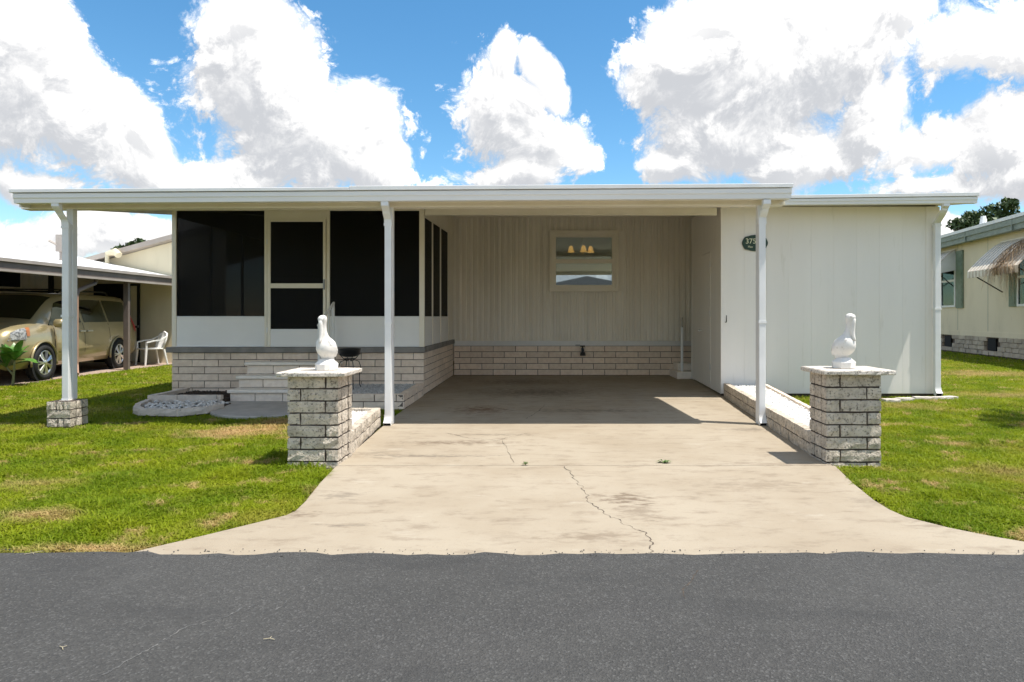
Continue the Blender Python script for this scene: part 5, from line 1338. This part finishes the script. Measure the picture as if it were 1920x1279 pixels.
fnd = along('foundation', M['mortar2'], YA, YE, -0.1, 0.60, -0.2, -0.05)
off_f = offset_of(fnd)
for i in range(4):
    y_ = YA + 0.2 * (i % 2); h_ = 0.148
    rr = random.Random(300 + i)
    while y_ < YE - 0.5:
        L_ = rr.choice((0.36, 0.44, 0.52))
        if not any(a < y_ + L_ and b > y_ and 1 <= i <= 3 for a, b in ((19.95, 20.5), (23.0, 23.6))):
            me = block_mesh(L_ - 0.02, h_ - 0.014, 0.1, M['skirt'], 0.012, rr.randrange(4), nx=3, nz=1)
            yc = y_ + L_ / 2
            put('stone', me, fnd, (wr0(yc) - 0.04 - off_f.x, yc - off_f.y, 0.02 + h_ * i + h_ / 2 - off_f.z), (0, 0, ang + math.pi))
        y_ += L_
for a, b in ((20.0, 20.48), (23.05, 23.55)): along('vent', M['darkhole'], a, b, 0.17, 0.56, -0.03, 0.02, fnd)
gt = along('gutter', M['rtrim'], YA, YE, 3.74, 3.90, 0.18, 0.36)
along('gutter_fold', M['rtrim'], YA, YE, 3.902, 4.06, 0.16, 0.40, gt)
for y_ in (15.1, 18.4, 21.2): along('gutter_joint', M['rtrim'], y_, y_ + 0.05, 3.73, 4.065, 0.15, 0.41, gt)
along('soffit', M['rtrim'], YA, YE, 3.80, 3.84, 0.0, 0.2)
MB().hexa([(wr0(YA) - 0.42, YA, 4.07), (wr0(YA) + 7, YA, 4.9), (wr0(YE) + 7, YE, 4.9), (wr0(YE) - 0.42, YE, 4.07), (wr0(YA) - 0.42, YA, 4.17), (wr0(YA) + 7, YA, 5.0), (wr0(YE) + 7, YE, 5.0), (wr0(YE) - 0.42, YE, 4.17)]).build('roof', M['roofwhite'], rh)
MB().tube([(wr0(20.8) - 0.0, 20.8, 4.15), (wr0(20.8) - 0.0, 20.8, 4.52)], [0.13, 0.07], 8).build('roof_vent', M['white'], rh)
MB().tube([(wr0(18.7) + 0.2, 18.7, 4.15), (wr0(18.7) + 0.2, 18.7, 4.4)], [0.05, 0.05], 8).build('roof_vent', M['white'], rh)
def rwindow(y0, y1, z0, z1):
    w = along('window', M['darkhole'], y0, y1, z0, z1, -0.05, 0.012)
    for a, b, c, d in ((y0 - 0.07, y0, z0 - 0.07, z1 + 0.07), (y1, y1 + 0.07, z0 - 0.07, z1 + 0.07), (y0, y1, z0 - 0.07, z0), (y0, y1, z1, z1 + 0.07), (y0, y1, (z0 + z1) / 2 - 0.04, (z0 + z1) / 2 + 0.04)):
        along('frame', M['white2'], a, b, c, d, 0.0, 0.05, w)
    along('pane', M['darkglass'], y0, y1, z0, z1, 0.02, 0.024, w)
    return w
rwindow(22.75, 23.75, 1.66, 3.42)
rwindow(17.2, 18.72, 1.62, 3.2)
def shutter(y0, y1, z0, z1):
    s_ = along('shutter', M['shutter'], y0, y1, z0, z1, 0.0, 0.05, bevel=0.006)
    n_ = 12
    for i in range(n_):
        z = z0 + 0.08 + (z1 - z0 - 0.16) * i / n_
        along('slat', M['shutter'], y0 + 0.06, y1 - 0.06, z, z + (z1 - z0 - 0.16) / n_ * 0.7, 0.05, 0.062, s_)
shutter(22.12, 22.62, 1.55, 3.56); shutter(18.82, 19.22, 1.55, 3.2)
def awning(y0, y1, zt_, zo, proj, n_, side=True):
    a = along('awning', M['awn_a'], y0, y1, zt_, zt_ + 0.04, 0.0, 0.06)
    def prof(s): return proj * s, zt_ - (zt_ - zo) * (0.15 * s + 0.85 * s ** 1.35)
    for i in range(n_):
        ya, yb = y0 + (y1 - y0) * i / n_, y0 + (y1 - y0) * (i + 1) / n_ - 0.006
        rows = []; lift = 0.012 * (i % 2)
        for yy in (ya, yb):
            row = [(wr0(yy) - 0.03 - prof(s / 8)[0], yy, prof(s / 8)[1] + lift) for s in range(9)]
            row.append((wr0(yy) - 0.035 - proj, yy, zo - 0.20 + lift)); rows.append(row)
        o = MB().grid(rows).build('awning_slat', M['awn_a'] if i % 2 else M['awn_b'], a)
        o.modifiers.new('solid', 'SOLIDIFY').thickness = 0.012
    for yy in (y0 + 0.1, y1 - 0.1):
        MB().tube([(wr0(yy) - proj + 0.02, yy, zo - 0.05), (wr0(yy) - 0.05, yy, zo - 0.62)], 0.018, 6).build('strut', M['blackframe'], a)
    for yy in (y0 + 0.004, y1 - 0.012):
        pts = [(wr0(yy) - 0.03 - prof(s / 8)[0], yy, prof(s / 8)[1] - 0.01) for s in range(9)]
        vs = pts + [(wr0(yy) - 0.03 - proj, yy, zo - 0.2), (wr0(yy) - 0.03, yy, zo - 0.05)]
        if side: MB().add(vs, [tuple(range(len(vs)))]).build('end_panel', M['white2'], a)
    return a
awning(16.9, 19.65, 3.52, 2.62, 1.05, 28, side=False)
awning(22.68, 24.0, 3.62, 2.95, 0.75, 10)
# dry palm fronds hanging over the awning
dp = thing('dry_palm_fronds', 'tan dried palm fronds draped over the striped awning', 'fronds', (wr0(17.4) - 0.7, 17.4, 2.9))
rr = random.Random(8)
for f in range(5):
    y_s = 17.15 + 0.25 * f
    fr_ = MB()
    st_ = Vector((wr0(y_s) - 0.15, y_s - 0.5, 3.5)); en = Vector((wr0(y_s) - 1.2 + 0.1 * rr.random(), y_s + rr.uniform(-0.3, 0.5), 2.55))
    for i in range(40):
        s_ = i / 40; p = st_.lerp(en, s_) + Vector((-0.1 * math.sin(math.pi * s_), 0, 0.22 * math.sin(math.pi * s_)))
        for sg in (-1, 1):
            l = 0.45 * rr.uniform(0.6, 1.1); d = Vector((-0.35, sg * rr.uniform(0.2, 0.7), -0.25 - 0.6 * s_)).normalized()
            q = Vector((0.01, 0.01, 0.0)); m_ = p + d * l * 0.5 + Vector((0, 0, 0.05)); e_ = p + d * l - Vector((0, 0, 0.12 + 0.25 * s_))
            fr_.add([p - q, p + q, m_ + q, m_ - q, e_], [(0, 1, 2, 3), (3, 2, 4)])
    fr_.build('frond', M['frond'], dp, local=False)
hang = MB()
for i in range(70):
    y_ = rr.uniform(16.9, 17.6); p = Vector((wr0(y_) - 1.1 + rr.uniform(-0.1, 0.25), y_, 2.6 + rr.uniform(-0.1, 0.15))); l = rr.uniform(0.4, 1.0)
    e_ = p + Vector((rr.uniform(-0.08, 0.12), rr.uniform(-0.15, 0.15), -l)); q = Vector((0.012, 0.012, 0)); m_ = p.lerp(e_, 0.5) + Vector((rr.uniform(-.05, .05), 0, 0))
    hang.add([p - q, p + q, m_ + q, m_ - q, e_], [(0, 1, 2, 3), (3, 2, 4)])
hang.build('hanging_strips', M['frond'], dp)

# ================================================================== trees
M['bark'] = material('bark', (0.16, 0.125, 0.095), (0.10, 0.08, 0.06), 9, 0.9, bump=0.6, bscale=18)
M['oakleaf'] = material('oak_leaf', (0.035, 0.065, 0.018), (0.075, 0.115, 0.03), 2.2, 0.55)
M['palmleaf'] = material('palm_leaf', (0.05, 0.10, 0.025), (0.08, 0.14, 0.035), 3, 0.5)
def leaf_cloud(clumps, per, size, seed, name, mat, parent):
    rg = np.random.default_rng(seed); P = []; 
    for (cx, cy, cz, r) in clumps:
        n = int(per * r ** 2)
        v = rg.normal(size=(n, 3)); v /= np.linalg.norm(v, axis=1)[:, None]; rad = r * rg.random(n) ** 0.45
        P.append(np.array([cx, cy, cz]) + v * rad[:, None] * np.array([1, 1, 0.75]))
    P = np.concatenate(P); n = len(P)
    u = rg.normal(size=(n, 3)); u /= np.linalg.norm(u, axis=1)[:, None]
    w = np.cross(u, rg.normal(size=(n, 3))); w /= np.linalg.norm(w, axis=1)[:, None]
    s = size * rg.uniform(0.6, 1.3, (n, 1))
    V = np.stack([P - u * s, P + w * s * 0.45, P + u * s, P - w * s * 0.45], 1).reshape(-1, 3) - np.array(offset_of(parent))
    me = bpy.data.meshes.new(name); me.from_pydata(V.tolist(), [], np.arange(n * 4).reshape(-1, 4).tolist()); me.materials.append(mat)
    return put(name, me, parent)
def oak(label, x, y, h, spread, seed, size=0.22, per=900, zmin=0.45):
    rr = random.Random(seed); t = thing('oak_tree', label, 'tree', (x, y, 0))
    tr = MB().tube([(x, y, -0.1), (x + 0.1, y, h * 0.25), (x - 0.05, y, h * 0.45)], [h * 0.045, h * 0.034, h * 0.026], 9)
    cl = []
    for i in range(16):
        a = rr.uniform(0, 6.28); d = spread * rr.uniform(0.15, 0.9); z = h * rr.uniform(zmin, 0.88) - 0.10 * d
        c = (x + d * math.cos(a), y + d * math.sin(a), z)
        tr.tube([(x, y, h * 0.36), (x + d * 0.5 * math.cos(a), y + d * 0.5 * math.sin(a), z * 0.78), c], [h * 0.016, h * 0.010, h * 0.003], 6)
        cl.append((*c, spread * rr.uniform(0.17, 0.32)))
        for k in range(3):
            cl.append((c[0] + rr.uniform(-1, 1) * spread * 0.3, c[1] + rr.uniform(-1, 1) * spread * 0.3, c[2] + rr.uniform(-0.5, 0.8) * spread * 0.2, spread * rr.uniform(0.08, 0.18)))
    tr.build('trunk', M['bark'], t)
    leaf_cloud(cl, per, size, seed, 'crown', M['oakleaf'], t)
oak('dark green oak rising behind the right neighbouring roof', 29.0, 40.0, 8.7, 4.6, 21, 0.17, 620, 0.42)
oak('small tree just showing above the left neighbouring gable', -20.2, 34.0, 5.9, 2.2, 24, 0.16, 900, 0.5)
# palm out of frame on the right: its shade lies on the right lawn
pm = thing('palm_tree', 'young palm casting a dark band of shade on the right lawn', 'tree', (7.0, 7.35, 0))
MB().tube([(7.0, 7.35, -0.1), (7.03, 7.35, 1.0), (7.02, 7.35, 2.2)], [0.14, 0.11, 0.09], 9).build('trunk', M['bark'], pm)
rr = random.Random(31)
for f in range(13):
    a = f * 2 * math.pi / 13 + rr.uniform(-0.15, 0.15); L = rr.uniform(0.95, 1.2); fr_ = MB()
    for i in range(26):
        s_ = (i + 1) / 26
        p = Vector((7.02 + math.cos(a) * L * s_, 7.35 + math.sin(a) * L * s_, 2.2 + 0.55 * s_ - 0.95 * s_ * s_))
        d0 = Vector((math.cos(a), math.sin(a), 0.0)); q = Vector((-d0.y, d0.x, 0))
        for sg in (-1, 1):
            l = 0.34 * math.sin(math.pi * (0.15 + 0.8 * s_)) + 0.05; e_ = p + (q * sg + d0 * 0.6).normalized() * l - Vector((0, 0, 0.12))
            w_ = d0 * 0.018
            fr_.add([p - w_, p + w_, e_], [(0, 1, 2)])
    fr_.tube([(7.02, 7.35, 2.2), (7.02 + math.cos(a) * L * 0.5, 7.35 + math.sin(a) * L * 0.5, 2.2 + 0.04), (7.02 + math.cos(a) * L, 7.35 + math.sin(a) * L, 1.8)], [0.015, 0.01, 0.004], 5)
    fr_.build('frond', M['palmleaf'], pm)

# ================================================================== the house over the road, mirrored in the carport window
M['slate'] = material('dark_shingle', (0.018, 0.017, 0.016), (0.028, 0.026, 0.024), 12, 0.9)
oh = thing('hip_roof_house', 'dark hipped roof across the street, mirrored in the carport window', 'house', (3.3, -19, 0))
B('wall', M['nwall'], oh, -2.7, 9.3, -24.0, -15.5, -0.05, 2.6)
MB().add([(-3.3, -14.9, 2.6), (9.9, -14.9, 2.6), (9.9, -24.6, 2.6), (-3.3, -24.6, 2.6), (3.3, -19.0, 4.2), (3.3, -20.5, 4.2)], [(0, 1, 4), (1, 2, 5, 4), (2, 3, 5), (3, 0, 4, 5), (3, 2, 1, 0)]).build('roof', M['slate'], oh)
for x_ in (-0.8, 6.2): B('window', M['vanglass'], oh, x_, x_ + 1.2, -15.5, -15.46, 1.0, 2.1)
B('door', M['white2'], oh, 2.6, 3.5, -15.5, -15.45, 0.0, 2.05)
